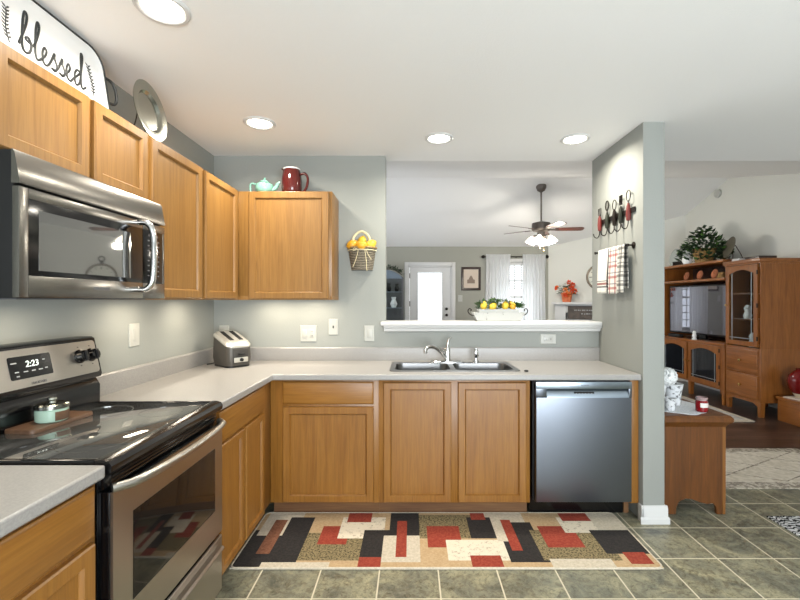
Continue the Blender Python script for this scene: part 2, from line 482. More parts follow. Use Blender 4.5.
def cab_door(F, u0, u1, z0, z1, parent, m='oak', n0=0, fw=.05, name='door'):
    bm = newbm()
    F.loops(bm, u0, u1, z0, z1, [(0, n0), (0, n0+.014), (.004, n0+.019), (fw-.008, n0+.019), (fw-.002, n0+.012), (fw, n0+.0045), (fw, n0)], True, False)
    d = build(bm, name, m, parent, True)
    bm = newbm(); F.box(bm, u0+fw, u1-fw, z0+fw, z1-fw, n0+.001, n0+.0075)
    build(bm, 'door_panel', m, d, True)
    return d
def slab(F, u0, u1, z0, z1, parent, m, name='drawer', n0=0):
    bm = newbm(); F.loops(bm, u0, u1, z0, z1, [(0, n0), (0, n0+.012), (.004, n0+.017), (.010, n0+.019)])
    return build(bm, name, m, parent, True)
# ---------------------------------------------------------------- the setting
XL, XR, YB, YH, YF = -1.504, 4.65, 3.244, 3.362, 8.33     # left wall, right wall, kitchen back wall, its far side, living room far wall
Y0, ZC = -2.6, 2.475
RY, RZ, ZF = 6.2, 3.155, 2.42
bm = newbm(); box(bm, XL, XR, Y0, YH, -.1, 0); struct(bm, 'floor', 'tile')
bm = newbm(); box(bm, XL, XR, YH, YF, -.1, 0); struct(bm, 'floor_living', 'plank')
bm = newbm()
zf2 = ZF-(.25*(RZ-ZF)/(YF-RY))
prism(bm, [(Y0, ZC), (YH, ZC), (RY, RZ), (YF+.25, zf2), (YF+.25, zf2+.12), (RY, RZ+.12), (YH, ZC+.12), (Y0, ZC+.12)], 'x', XL-.12, XR+.12)
struct(bm, 'ceiling', 'ceiling', sharp=5)
gab = [(Y0, 0), (YF, 0), (YF, ZF), (RY, RZ), (YH, ZC), (Y0, ZC)]
bm = newbm()
prism(bm, [(Y0, 0), (4.2, 0), (4.2, ZC+(4.2-YH)*(RZ-ZC)/(RY-YH)), (YH, ZC), (Y0, ZC)], 'x', XL-.12, XL)
prism(bm, [(4.2, 2.2), (7.6, 2.2), (7.6, ZF+(YF-7.6)*(RZ-ZF)/(YF-RY)), (RY, RZ), (4.2, ZC+(4.2-YH)*(RZ-ZC)/(RY-YH))], 'x', XL-.12, XL)
box(bm, XL-.12, XL, 4.2, 7.6, 0, .5)
prism(bm, [(7.6, 0), (YF, 0), (YF, ZF), (7.6, ZF+(YF-7.6)*(RZ-ZF)/(YF-RY))], 'x', XL-.12, XL)
struct(bm, 'wall_left', 'wall')
bm = newbm()
for a, b in ((4.2, 4.26), (5.30, 5.36), (6.44, 6.50), (7.54, 7.6)): box(bm, XL-.08, XL-.03, a, b, .5, 2.2)
box(bm, XL-.08, XL-.03, 4.2, 7.6, .5, .56); box(bm, XL-.08, XL-.03, 4.2, 7.6, 2.14, 2.2); box(bm, XL-.075, XL-.035, 4.2, 7.6, 1.33, 1.37)
struct(bm, 'added_window', 'white')  # unseen opening, added to bring more light into the living room
bm = newbm(); prism(bm, gab, 'x', XR, XR+.12); struct(bm, 'wall_right', 'wall_cream')
bm = newbm()
prism(bm, [(XL, 0), (1.432, 0), (1.432, 1.18), (-.195, 1.18), (-.195, ZC), (XL, ZC)], 'y', YB, YH)
struct(bm, 'wall_back', 'wall')
bm = newbm(); box(bm, 1.432, 1.566, 2.623, YH, 0, ZC, .004); struct(bm, 'wall_pillar', 'wall')
bm = newbm()
prism(bm, [(2.611, 0), (2.611, .09), (2.617, .105), (2.623, .108), (2.623, 0)], 'x', 1.418, 1.580)
box(bm, 1.566, 1.578, 2.623, YH, 0, .105, .003)
box(bm, 1.420, 1.432, 2.611, 2.664, 0, .105, .003)
prism(bm, [(2.603, 0), (2.603, .03), (2.611, .04), (2.611, 0)], 'x', 1.41, 1.588)
struct(bm, 'baseboard_pillar', 'white')
# ledge of the pass-through
bm = newbm()
box(bm, -.228, 1.432, 3.175, 3.43, 1.182, 1.212, .006)
prism(bm, [(3.244, 1.182), (3.190, 1.182), (3.194, 1.168), (3.210, 1.160), (3.216, 1.140), (3.226, 1.135), (3.244, 1.135)], 'x', -.205, 1.432)
struct(bm, 'trim_1', 'white')
# wall behind the camera with an unseen glass door added to let in light
bm = newbm()
for x0, x1, z0, z1 in ((XL-.12, -.25, 0, ZC), (-.25, 2.55, 2.12, ZC), (2.55, XR+.12, 0, ZC)): box(bm, x0, x1, Y0-.12, Y0, z0, z1)
struct(bm, 'wall_rear', 'wall')
bm = newbm()
for x0, x1 in ((-.25, -.18), (1.11, 1.19), (2.48, 2.55)): box(bm, x0, x1, Y0-.09, Y0-.03, 0, 2.12)
box(bm, -.25, 2.55, Y0-.09, Y0-.03, 0, .08); box(bm, -.25, 2.55, Y0-.09, Y0-.03, 2.04, 2.12)
struct(bm, 'added_glass_door', 'white')
# living room far wall with door and window openings
DX0, DX1, WX0, WX1 = -.055, .80, 1.60, 2.50
bm = newbm()
for x0, x1, z0, z1 in ((XL, DX0, 0, ZF), (DX0, DX1, 2.045, ZF), (DX1, WX0, 0, ZF), (WX0, WX1, 0, .75), (WX0, WX1, 2.12, ZF), (WX1, XR, 0, ZF)):
    box(bm, x0, x1, YF, YF+.14, z0, z1)
struct(bm, 'wall_far', 'wall_living')
# angled chimney wall
A0, A1 = Vector((2.69, YF)), Vector((XR, 7.20))
def zc(y): return RZ-(y-RY)*(RZ-ZF)/(YF-RY)
bm = newbm()
ad = (A1-A0).normalized(); an = Vector((ad.y, -ad.x))
if an.y > 0: an = -an
t = .12
B0, B1 = A0-an*t, A1-an*t
vs = [[(A0.x, A0.y, 0), (A1.x, A1.y, 0), (B1.x, B1.y, 0), (B0.x, B0.y, 0)], [(A0.x, A0.y, zc(A0.y)), (A1.x, A1.y, zc(A1.y)), (B1.x, B1.y, zc(B1.y)), (B0.x, B0.y, zc(B0.y))]]
skin(bm, vs); struct(bm, 'wall_chimney', 'wall_cream')
# door 1
FB = Face('y', YF, -1)
bm = newbm()
for u0, u1, z0, z1 in ((DX0-.07, DX0, 0, 2.115), (DX1, DX1+.07, 0, 2.115), (DX0, DX1, 2.045, 2.115)): FB.box(bm, u0, u1, z0, z1, 0, .018, .004)
for u0, u1, z0, z1 in ((DX0, DX0+.025, 0, 2.045), (DX1-.025, DX1, 0, 2.045), (DX0, DX1, 2.02, 2.045)): FB.box(bm, u0, u1, z0, z1, -.12, 0)
struct(bm, 'trim_2', 'white')
bm = newbm()
u0, u1 = DX0+.027, DX1-.027
for a, b, c, d in ((u0, u0+.165, .01, 2.018), (u1-.165, u1, .01, 2.018), (u0+.165, u1-.165, 1.91, 2.018), (u0+.165, u1-.165, .01, .25)): FB.box(bm, a, b, c, d, -.07, -.02)
dr = struct(bm, 'door_1', 'white', 'white front door with one tall bright glass pane', 'door')
bm = newbm(); FB.loops(bm, u0+.145, u1-.145, .23, 1.93, [(0, -.022), (.004, -.008), (.016, -.008), (.022, -.022)], False, False); build(bm, 'glazing_bead', 'white', dr)
bm = newbm(); FB.box(bm, u0+.165, u1-.165, .25, 1.91, -.05, -.045); build(bm, 'glass_pane', 'glass', dr)
bm = newbm()
xs = [u0+.17+(u1-u0-.34)*i/60 for i in range(61)]
skin(bm, [[(x, YF+.016+.005*math.sin(i*1.3)+k*.002, z) for i, x in enumerate(xs) for k in (0,)] for z in (.26, 1.9)], False, False, closed=False)
build(bm, 'sheer_panel', 'sheer', dr)
for z in (1.20, 1.08):
    bm = newbm(); lathe(bm, [(.028, 0), (.028, -.008), (.012, -.012), (.012, -.03), (.024, -.036), (.026, -.05), (.018, -.06), (0, -.062)], (u1-.075, YF+.02, z), 16, 'y'); build(bm, 'door_knob' if z < 1.1 else 'deadbolt', 'iron', dr)
for z in (1.85, 1.3, .3):
    bm = newbm(); FB.box(bm, u0-.004, u0+.012, z-.05, z+.05, -.02, -.014); tube(bm, [(u0-.002, YF+.012, z-.05), (u0-.002, YF+.012, z+.05)], .006); build(bm, 'hinge', 'iron', dr)
# window 1
bm = newbm()
for a, b, c, d, n0, n1 in ((WX0, WX0+.05, .75, 2.12, -.12, -.05), (WX1-.05, WX1, .75, 2.12, -.12, -.05), (WX0, WX1, 2.07, 2.12, -.12, -.05), (WX0, WX1, .75, .80, -.12, -.05), (WX0, WX1, 1.415, 1.455, -.115, -.06)):
    FB.box(bm, a, b, c, d, n0, n1)
wn_ = struct(bm, 'window_1', 'white', 'double-hung window between the white curtains', 'window')
bm = newbm()
for k in range(1, 6):
    x = WX0+.05+(WX1-WX0-.1)*k/6; FB.box(bm, x-.008, x+.008, .8, 1.415, -.098, -.082)
for k in range(1, 4):
    z = .8+.615*k/4; FB.box(bm, WX0+.05, WX1-.05, z-.008, z+.008, -.096, -.084)
for k in range(1, 6):
    x = WX0+.05+(WX1-WX0-.1)*k/6; FB.box(bm, x-.008, x+.008, 1.455, 2.07, -.098, -.082)
FB.box(bm, WX0+.05, WX1-.05, 1.755, 1.771, -.096, -.084)
build(bm, 'muntins', 'white', wn_)
bm = newbm(); FB.box(bm, WX0+.04, WX1-.04, .79, 2.08, -.092, -.088); build(bm, 'glass_pane', 'glass', wn_)
bm = newbm()
for k in range(14): FB.box(bm, WX0+.055, WX1-.055, 2.045-k*.035, 2.062-k*.035, -.055, -.035)
build(bm, 'blind_slats', 'white', wn_)
bm = newbm()
for a, b, c, d in ((WX0-.06, WX0, .75, 2.18), (WX1, WX1+.06, .75, 2.18), (WX0, WX1, 2.12, 2.18), (WX0-.08, WX1+.08, .70, .75)): FB.box(bm, a, b, c, d, 0, .016, .003)
struct(bm, 'trim_3', 'white')
bm = newbm(); box(bm, XL, DX0-.07, YF-.012, YF, 0, .1); box(bm, DX1+.07, A0.x, YF-.012, YF, 0, .1); struct(bm, 'baseboard_far', 'white')
bm = newbm(); box(bm, XR-.012, XR, Y0, 7.18, 0, .1); struct(bm, 'baseboard_right', 'white')

# ---------------------------------------------------------------- recessed lights
def recessed(x, y, label):
    t = thing('recessed_light', label, 'ceiling light', (x, y, ZC), 'recessed kitchen ceiling lights')
    bm = newbm(); lathe(bm, [(.072, 0), (.097, 0), (.097, -.004), (.090, -.010), (.080, -.010), (.072, -.004)], seg=36, cap0=False, cap1=False)
    bm.faces.ensure_lookup_table()
    build(bm, 'trim_ring', 'white', t)
    bm = newbm(); lathe(bm, [(.076, 0), (.076, -.004), (.05, -.007), (0, -.008)], seg=36); build(bm, 'lens', 'lens', t)
    area_light('recessed_lamp', (0, 0, -.016), P_RECESSED, .14, (1, .93, .80), spread=158, parent=t)
recessed(-.936, 1.60, 'round recessed ceiling light over the stove, largest and nearest of the lights')
recessed(-.94, 2.64, 'round recessed ceiling light above the corner where the toaster stands')
recessed(.19, 2.886, 'round recessed ceiling light above the sink and its tap')
recessed(1.12, 2.90, 'round recessed ceiling light close to the pillar with the hook rack')

# ---------------------------------------------------------------- worktops
CF, CL = 2.632, -.855     # front edges of the two runs
sx0, sx1, sy0, sy1 = -.14, .71, 2.735, 3.145
bm = newbm()
plate(bm, [(XL, 1.912), (CL, 1.912), (CL, CF), (1.430, CF), (1.430, YB), (XL, YB)], [rrect(sx0+.02, sx1-.02, sy0+.02, sy1-.02, .05)], .876, .914)
wt = tag(build(bm, 'worktop', 'laminate', bevel=.007), 'white L-shaped worktop running from the stove round the corner to the pillar', 'worktop')
bm = newbm()
prism(bm, [(YB, .9142), (YB-.020, .9142), (YB-.020, 1.008), (YB-.014, 1.016), (YB, 1.016)], 'x', XL+.02, 1.430)
prism(bm, [(XL, .9142), (XL+.020, .9142), (XL+.020, 1.008), (XL+.014, 1.016), (XL, 1.016)], 'y', 1.912, YB)
build(bm, 'backsplash', 'laminate', wt)
bm = newbm(); plate(bm, [(XL, .30), (CL, .30), (CL, 1.192), (XL, 1.192)], [], .876, .914)
tag(build(bm, 'worktop', 'laminate', bevel=.007), 'short white worktop in the near left corner before the stove', 'worktop')
bm = newbm(); prism(bm, [(XL, .9142), (XL+.020, .9142), (XL+.020, 1.008), (XL+.014, 1.016), (XL, 1.016)], 'y', .30, 1.192)
build(bm, 'backsplash', 'laminate', bpy.data.objects['worktop.001'])

# ---------------------------------------------------------------- base cabinets
FK = Face('y', 2.675, -1); FLB = Face('x', -.885, 1)
def base_back(name, label, x0, x1, cat='cabinet'):
    t = thing(name, label, cat, ((x0+x1)/2, 2.95, 0))
    bm = newbm()
    box(bm, x0, x0+.018, 2.695, 3.240, .1, .875); box(bm, x1-.018, x1, 2.695, 3.240, .1, .875)
    box(bm, x0, x1, 2.695, 3.240, .1, .118); box(bm, x0, x1, 3.22, 3.240, .1, .875)
    build(bm, 'carcass', 'oak', t, True)
    bm = newbm(); box(bm, x0, x1, 2.675, 2.695, .1, .8755, .001); build(bm, 'face_frame', 'oak', t, True)
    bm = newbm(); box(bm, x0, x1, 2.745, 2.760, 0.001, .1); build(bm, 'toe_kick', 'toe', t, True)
    return t
c1 = base_back('base_cabinet', 'oak base cabinet with one wide drawer above a door, right of the corner', -.884, -.204)
slab(FK, -.803, -.235, .722, .862, c1, 'oak_x'); cab_door(FK, -.803, -.235, .108, .706, c1)
c2 = base_back('sink_cabinet', 'oak base cabinet with two tall doors under the sink', -.2035, .748)
cab_door(FK, -.172, .252, .108, .858, c2); cab_door(FK, .295, .722, .108, .858, c2)
t = thing('filler_panel', 'narrow oak strip between the dishwasher and the pillar', 'cabinet panel', (1.40, 2.68, 0))
bm = newbm(); box(bm, 1.374, 1.428, 2.668, 3.23, .1, .875, .001); build(bm, 'panel', 'oak', t, True)
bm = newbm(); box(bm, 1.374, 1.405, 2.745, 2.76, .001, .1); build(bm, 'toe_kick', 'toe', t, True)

def base_left(label, y0, y1, corner=False):
    t = thing('base_cabinet', label, 'cabinet', (-1.2, (y0+y1)/2, 0))
    bm = newbm(); ye = YB-.003 if corner else y1
    box(bm, -1.500, -.905, y0, y0+.018, .1, .875); box(bm, -1.500, -.905, ye-.018, ye, .1, .875)
    box(bm, -1.500, -.905, y0, ye, .1, .118); box(bm, -1.500, -1.482, y0, ye, .1, .875)
    build(bm, 'carcass', 'oak', t, True)
    bm = newbm(); box(bm, -.905, -.885, y0, y1, .1, .8755, .001); build(bm, 'face_frame', 'oak', t, True)
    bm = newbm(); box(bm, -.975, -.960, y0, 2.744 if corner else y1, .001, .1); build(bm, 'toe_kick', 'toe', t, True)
    return t
c3 = base_left('oak corner base cabinet with one drawer over two narrow doors, beyond the stove', 1.914, 2.6745, True)
slab(FLB, 1.935, 2.52, .722, .862, c3, 'oak_y')
cab_door(FLB, 1.935, 2.215, .108, .706, c3, fw=.042); cab_door(FLB, 2.24, 2.52, .108, .706, c3, fw=.042)
c4 = base_left('oak base cabinet with drawer and door in the near left corner', .32, 1.190)
slab(FLB, .40, 1.170, .722, .862, c4, 'oak_y'); cab_door(FLB, .40, 1.170, .108, .706, c4)

# ---------------------------------------------------------------- wall cabinets
UXF, UYF = -1.207, 2.97
FLU = Face('x', UXF, 1); FBU = Face('y', UYF, -1)
def upper(label, bx, loc, z0):
    t = thing('wall_cabinet', label, 'cabinet', loc)
    x0, x1, y0, y1 = bx
    bm = newbm(); box(bm, x0, x1, y0, y1, z0+.028, 2.134, .001)
    fr = .02
    if abs(x1-UXF) < 1e-6: box(bm, x1-fr, x1, y0, y1, z0, z0+.0281); box(bm, x0, x1-fr, y0, y0+.012, z0, z0+.0281)
    else: box(bm, x0, x1, y0, y0+fr, z0, z0+.0281); box(bm, x1-.014, x1, y0+fr, y1, z0, z0+.0281)
    build(bm, 'carcass', 'oak_up', t, True)
    return t
u1 = upper('short oak wall cabinet with two doors above the microwave', (XL+.002, UXF, 1.20, 1.932), (-1.35, 1.57, 1.80), 1.808)
cab_door(FLU, 1.215, 1.572, 1.822, 2.128, u1, 'oak_up', fw=.046); cab_door(FLU, 1.600, 1.922, 1.822, 2.128, u1, 'oak_up', fw=.046)
u2 = upper('tall oak wall cabinet with a single door right beside the microwave', (XL+.002, UXF, 1.934, 2.442), (-1.35, 2.19, 1.37), 1.376)
cab_door(FLU, 1.955, 2.425, 1.384, 2.128, u2, 'oak_up')
u3 = upper('tall oak wall cabinet filling the inner corner on the left wall', (XL+.002, UXF, 2.444, YB-.002), (-1.35, 2.8, 1.37), 1.376)
cab_door(FLU, 2.463, 2.92, 1.384, 2.128, u3, 'oak_up')
u4 = upper('oak wall cabinet on the back wall carrying the teapot and pitcher', (UXF+.001, -.552, UYF, YB-.002), (-.88, 3.1, 1.37), 1.376)
cab_door(FBU, -1.128, -.574, 1.384, 2.128, u4, 'oak_up')
# under-cabinet lights
for x, y, r, lab in ((-1.34, 2.2, 0, 'slim under-cabinet light on the left wall nearest the microwave'), (-1.34, 2.72, 0, 'slim under-cabinet light on the left wall near the corner'),
                     (-1.02, 3.09, 1, 'slim under-cabinet light on the back wall behind the toaster'), (-.72, 3.09, 1, 'slim under-cabinet light on the back wall above the double socket')):
    t = thing('under_cabinet_light', lab, 'light', (x, y, 1.4035), 'lights under the wall cabinets')
    a, b = (.11, .03) if r else (.03, .11)
    bm = newbm(); box(bm, -a, a, -b, b, -.014, -.0005, .003); build(bm, 'housing', 'white', t)
    bm = newbm(); box(bm, -a+.008, a-.008, -b+.008, b-.008, -.0165, -.0145); build(bm, 'diffuser', 'lens', t)
    area_light('under_cabinet_lamp', (0, 0, -.02), P_UNDER, 2*a-.02, (1, .86, .66), size_y=2*b-.02, parent=t)

# ---------------------------------------------------------------- stove
RY0, RY1 = 1.198, 1.906
RYM = (RY0+RY1)/2
rg = thing('stove', 'stainless electric stove with black glass top between the worktops', 'stove', (-1.18, RYM, 0))
FR = Face('x', -.865, 1)
bm = newbm(); box(bm, -1.49, -.885, RY0, RY1, .05, .905, .002); build(bm, 'body', 'black', rg, True)
bm = newbm()
for x in (-1.44, -.93):
    for y in (RY0+.05, RY1-.05): lathe(bm, [(.02, 0.001), (.02, .05)], (x, y, 0), 12)
build_split(bm, 'foot', 'black_matte', rg, True)
# glass top with rounded front rail
bm = newbm(); box(bm, -1.392, -.890, RY0+.018, RY1-.018, .905, .9185, .001); ct = build(bm, 'glass_top', 'ceran', rg, True)
bm = newbm()
prism(bm, [(-.892, .880), (-.892, .9225), (-.872, .9235), (-.852, .918), (-.844, .905), (-.846, .888), (-.855, .880)], 'y', RY0, RY1)
for a, b in ((RY0, RY0+.018), (RY1-.018, RY1)): box(bm, -1.40, -.893, a, b, .9055, .9225, .003)
build(bm, 'top_rail', 'black', rg, True)
for x, y, r in ((-1.02, 1.37, .10), (-1.02, 1.74, .08), (-1.25, 1.38, .075), (-1.25, 1.74, .095)):
    bm = newbm()
    for rr in (r,): lathe(bm, [(rr-.0012, .9187), (rr+.0012, .9187), (rr+.0012, .9184), (rr-.0012, .9184)], (x, y, 0), 48, cap0=False, cap1=False)
    build(bm, 'burner_ring', 'ring', ct, True)
bm = newbm(); FR.box(bm, RY0+.006, RY1-.006, .835, .879, -.02, -.004, .003)
for k in range(3): FR.box(bm, RY0+.03, RY1-.03, .842+k*.011, .847+k*.011, -.004, .000)
build(bm, 'vent_strip', 'black', rg, True)
bm = newbm()
wy0, wy1, wz0, wz1 = 1.292, 1.832, .465, .735
a, b, c, d = RY0+.008, RY1-.004, .348, .828
for q in ((a, wy0, c, d), (wy1, b, c, d), (wy0, wy1, c, wz0), (wy0, wy1, wz1, d)): FR.box(bm, *q, .012, .020)
od = build(bm, 'oven_door', 'steel_h', rg, True)
bm = newbm(); FR.box(bm, RY0+.006, RY1-.003, .347, .829, -.019, .0118, .002); build(bm, 'door_core', 'black', od, True)
bm = newbm(); FR.loops(bm, wy0, wy1, wz0, wz1, [(0, .0119), (0, .021), (.006, .022)], True, True); build(bm, 'oven_window', 'oven_glass', od, True)
def bow_y(y0, y1, z, bx, out, r, n=18):
    return [(bx+out*math.sin(PI*min(1, max(0, i/n)))**.35, y0+(y1-y0)*i/n, z) for i in range(n+1)]
bm = newbm(); tube(bm, bow_y(RY0+.015, RY1-.015, .838, -.853, .062, 0), .0135, 12); build(bm, 'door_handle', 'steel_h', od, True)
bm = newbm(); FR.loops(bm, RY0+.008, RY1-.004, .085, .328, [(0, .010), (0, .016), (.004, .020)]); dw_ = build(bm, 'bottom_drawer', 'steel_h', rg, True)
bm = newbm(); prism(bm, [(-.847, .300), (-.822, .304), (-.814, .296), (-.820, .284), (-.847, .268)], 'y', RY0+.05, RY1-.05); build(bm, 'drawer_pull', 'steel_h', dw_, True)
bm = newbm(); box(bm, -1.45, -.858, RY0+.01, RY1-.01, .33, .346); build(bm, 'door_gap', 'gap', rg, True)
# back guard: leaning panel
def bgp(y, z, n=0):   # point on the sloping front
    t = (z-1.045)/.155
    return Vector((-1.386-.034*t+n, y, z+.02*n))
bm = newbm()
prism(bm, [(-1.497, .905), (-1.393, .905), (-1.393, 1.0), (-1.41, 1.03), (-1.388, 1.035), (-1.384, 1.050), (-1.418, 1.205), (-1.43, 1.213), (-1.497, 1.213)], 'y', RY0, RY1)
bgd = build(bm, 'back_guard', 'black', rg, True, bevel=.004)
bm = newbm()
y0, y1 = RY0+.012, RY1-.014
lp = rrect(y0, y1, 1.060, 1.197, .014)
skin(bm, [[bgp(y, z, .001) for y, z in lp], [bgp(y, z, .006) for y, z in lp]]); build(bm, 'control_panel', 'steel_h', bgd, True)
lp = rrect(1.478, 1.652, 1.092, 1.172, .006); bm = newbm()
skin(bm, [[bgp(y, z, .005) for y, z in lp], [bgp(y, z, .008) for y, z in lp]]); ds = build(bm, 'display', 'display', rg, True)
pu, pv = Vector((0, 1, 0)), (bgp(1.5, 1.19)-bgp(1.5, 1.06)).normalized()
pv_ = pv
bm = orient(text_bm('2:23', .032, shear=.15), bgp(1.568, 1.141, .0088), pu, pv); 
build(bm, 'digits', 'digit', ds, True)
bm = newbm()
for k, (y, z, wd) in enumerate(((1.497, 1.150, .022), (1.503, 1.118, .016), (1.538, 1.116, .018), (1.570, 1.116, .016), (1.600, 1.116, .018), (1.625, 1.118, .012), (1.62, 1.150, .010), (1.505, 1.103, .012))):
    lp = [(y-wd/2, z-.002), (y+wd/2, z-.002), (y+wd/2, z+.002), (y-wd/2, z+.002)]
    skin(bm, [[bgp(a, b, .0075) for a, b in lp], [bgp(a, b, .0085) for a, b in lp]])
build_split(bm, 'key_mark', 'mark', ds, True)
bm = orient(text_bm('FRIGIDAIRE', .013), bgp(1.585, 1.070, .0066), pu, pv); build(bm, 'lettering', 'logo', bgd, True)
for y in (1.795, 1.858):
    nrm = pu.cross(pv).normalized()
    if nrm.x < 0: nrm = -nrm
    mt = Matrix((pu, pv, nrm)).transposed()
    bm = newbm(); lathe(bm, [(.029, 0), (.029, .004), (.025, .008), (.023, .026), (.019, .029), (0, .029)], bgp(y, 1.136, .006), 24, mtx=mt)
    kb = build(bm, 'knob', 'black', rg, True)
    bm = newbm(); r = bmesh.ops.create_cube(bm, size=1)
    for v in bm.verts: v.co = mt @ Vector((v.co.x*.007, v.co.y*.040, .030+v.co.z*.012)) + bgp(y, 1.136, .006)
    build(bm, 'grip', 'black_matte', kb, True)
bm = newbm()
for y in (1.795, 1.858):
    for z in (1.175, 1.098):
        lp = [(y-.004, z-.002), (y+.004, z-.002), (y+.004, z+.002), (y-.004, z+.002)]
        skin(bm, [[bgp(a, b, .0055) for a, b in lp], [bgp(a, b, .0066) for a, b in lp]])
build_split(bm, 'dial_mark', 'logo', bgd, True)
# board + candle jar on the stove
bm = newbm(); lp = rrect(-.058, .058, -.130, .130, .02)
skin(bm, [[(x, y, 0) for x, y in lp], [(x, y, .010) for x, y in lp], [(x*.97, y*.99, .013) for x, y in lp]])
o = tag(build(bm, 'serving_board', 'board_wood', loc=(-1.328, 1.572, .9188)), 'small dark wooden board lying on the stove top', 'board')
o.rotation_euler = (0, 0, math.radians(-4))
cj = thing('candle_jar', 'mint candle jar with a silvery lid standing on the wooden board', 'candle', (-1.322, 1.565, .9323))
bm = newbm(); lathe(bm, [(.044, 0), (.049, .004), (.050, .040), (.046, .046)], seg=32); jb = build(bm, 'jar', 'mint_pale', cj)
bm = newbm()
ps = [(.0505*math.cos(a), .0505*math.sin(a)) for a in [math.radians(-40+75*i/12) for i in range(13)]]
skin(bm, [[(x, y, .006) for x, y in ps], [(x, y, .038) for x, y in ps]], False, False, closed=False); build(bm, 'paper_label', 'board_wood', jb)
bm = newbm(); lathe(bm, [(.047, .046), (.052, .047), (.052, .060), (.047, .064), (.012, .066), (.010, .072), (.016, .078), (.014, .084), (0, .086)], seg=32); build(bm, 'lid', 'pewter', cj)

# ---------------------------------------------------------------- microwave
mw = thing('microwave', 'stainless over-the-range microwave with a dark window', 'microwave', (-1.3, RYM, 1.385))
FM = Face('x', -1.125, 1)
bm = newbm(); box(bm, -1.499, -1.126, RY0+.004, RY1, 1.380, 1.803, .002); build(bm, 'body', 'black_matte', mw, True)
bm = newbm(); prism(bm, [(-1.127, 1.706), (-1.105, 1.706), (-1.103, 1.712), (-1.118, 1.796), (-1.124, 1.803), (-1.127, 1.803)], 'y', RY0, RY1); build(bm, 'vent_panel', 'steel_mw', mw, True)
bm = newbm()
my0, my1, mz0, mz1 = 1.228, 1.890, 1.446, 1.668
dsplit = 1.752
for q in ((RY0, my0, 1.382, 1.698), (my0, dsplit, 1.382, mz0), (my0, dsplit, mz1, 1.698)): FM.box(bm, *q, 0, .020, .0015)
md = build(bm, 'door', 'steel_mw', mw, True)
bm = newbm(); FM.loops(bm, my0-.002, dsplit, mz0-.002, mz1+.002, [(0, .001), (0, .0185), (.003, .0195)]); wd = build(bm, 'door_glass', 'display', md, True)
bm = newbm(); FM.box(bm, 1.262, 1.675, 1.462, 1.640, .0195, .0203); build(bm, 'window', 'tint', md, True)
bm = newbm()
for q in ((dsplit+.003, RY1, 1.382, mz0), (dsplit+.003, RY1, mz1, 1.698), (my1, RY1, mz0, mz1)): FM.box(bm, *q, 0, .020, .0015)
cpn = build(bm, 'control_frame', 'steel_mw', mw, True)
bm = newbm(); FM.loops(bm, dsplit+.003, my1+.002, mz0-.002, mz1+.002, [(0, .001), (0, .0185), (.003, .0195)]); kp = build(bm, 'keypad', 'display', mw, True)
bm = newbm()
for r in range(8):
    for c in range(3):
        y = 1.790+c*.034; z = 1.625-r*.021
        FM.box(bm, y-.006, y+.006, z-.0025, z+.0025, .0194, .0200)
FM.box(bm, 1.79, 1.855, 1.644, 1.652, .0194, .0200)
build_split(bm, 'key_mark', 'logo', kp, True)
bm = newbm(); pts = smoothpath([(-1.106, 1.725, 1.690), (-1.075, 1.728, 1.688), (-1.052, 1.730, 1.655), (-1.047, 1.731, 1.555), (-1.052, 1.730, 1.455), (-1.075, 1.728, 1.420), (-1.106, 1.725, 1.418)], 6)
tube(bm, pts, .0125, 12); build(bm, 'handle', 'chrome', md, True)
bm = orient(text_bm('FRIGIDAIRE', .016), (-1.1046, 1.52, 1.415), (0, 1, 0), (0, 0, 1)); build(bm, 'lettering', 'logo', md, True)
bm = newbm(); box(bm, -1.46, -1.16, RY0+.05, RY1-.05, 1.3765, 1.380); build(bm, 'grease_filter', 'logo', mw, True)
area_light('hood_lamp', (0, 0, -.012), 1.2, .12, (1, .88, .7), parent=mw)

# ---------------------------------------------------------------- dishwasher
dw = thing('dishwasher', 'stainless dishwasher under the worktop beside the pillar', 'dishwasher', (1.06, 2.95, 0))
FD = Face('y', 2.668, -1)
bm = newbm(); box(bm, .765, 1.368, 2.675, 3.235, .119, .872); box(bm, .765, 1.368, 2.76, 3.235, .012, .119); build(bm, 'tub', 'black_matte', dw, True)
bm = newbm(); FD.loops(bm, .772, 1.366, .124, .775, [(0, -.005), (0, .036), (.004, .042), (.010, .043)])
FD.box(bm, .772, .838, .775, .852, -.005, .042, .002); FD.box(bm, 1.346, 1.366, .775, .852, -.005, .042, .002)
dd = build(bm, 'door', 'steel_v', dw, True)
bm = newbm(); FD.box(bm, .772, 1.366, .824, .869, -.005, .0425, .003); ts = build(bm, 'top_strip', 'steel_x', dw, True)
bm = newbm()
prism(bm, [(2.664, .776), (2.622, .771), (2.622, .779), (2.640, .812), (2.650, .822), (2.664, .822)], 'x', .839, 1.345)
pk = build(bm, 'pocket_handle', 'steel_x', dw, True)
bm = newbm(); prism(bm, [(2.630, .788), (2.628, .7895), (2.6365, .8065), (2.6385, .805)], 'x', 1.01, 1.135); cd = build(bm, 'display', 'display', dw, True)
bm = newbm()
for k in range(6): box(bm, 1.02+k*.019, 1.027+k*.019, 2.6300, 2.6315, .796, .7985)
build_split(bm, 'key_mark', 'mark', cd, True)
bm = orient(text_bm('BOSCH', .014), (1.075, 2.6250, .847), (1, 0, 0), (0, 0, 1)); build(bm, 'lettering', 'logo', ts, True)
bm = newbm(); box(bm, .760, 1.366, 2.742, 2.752, .003, .118); build(bm, 'toe_kick', 'black', dw, True)

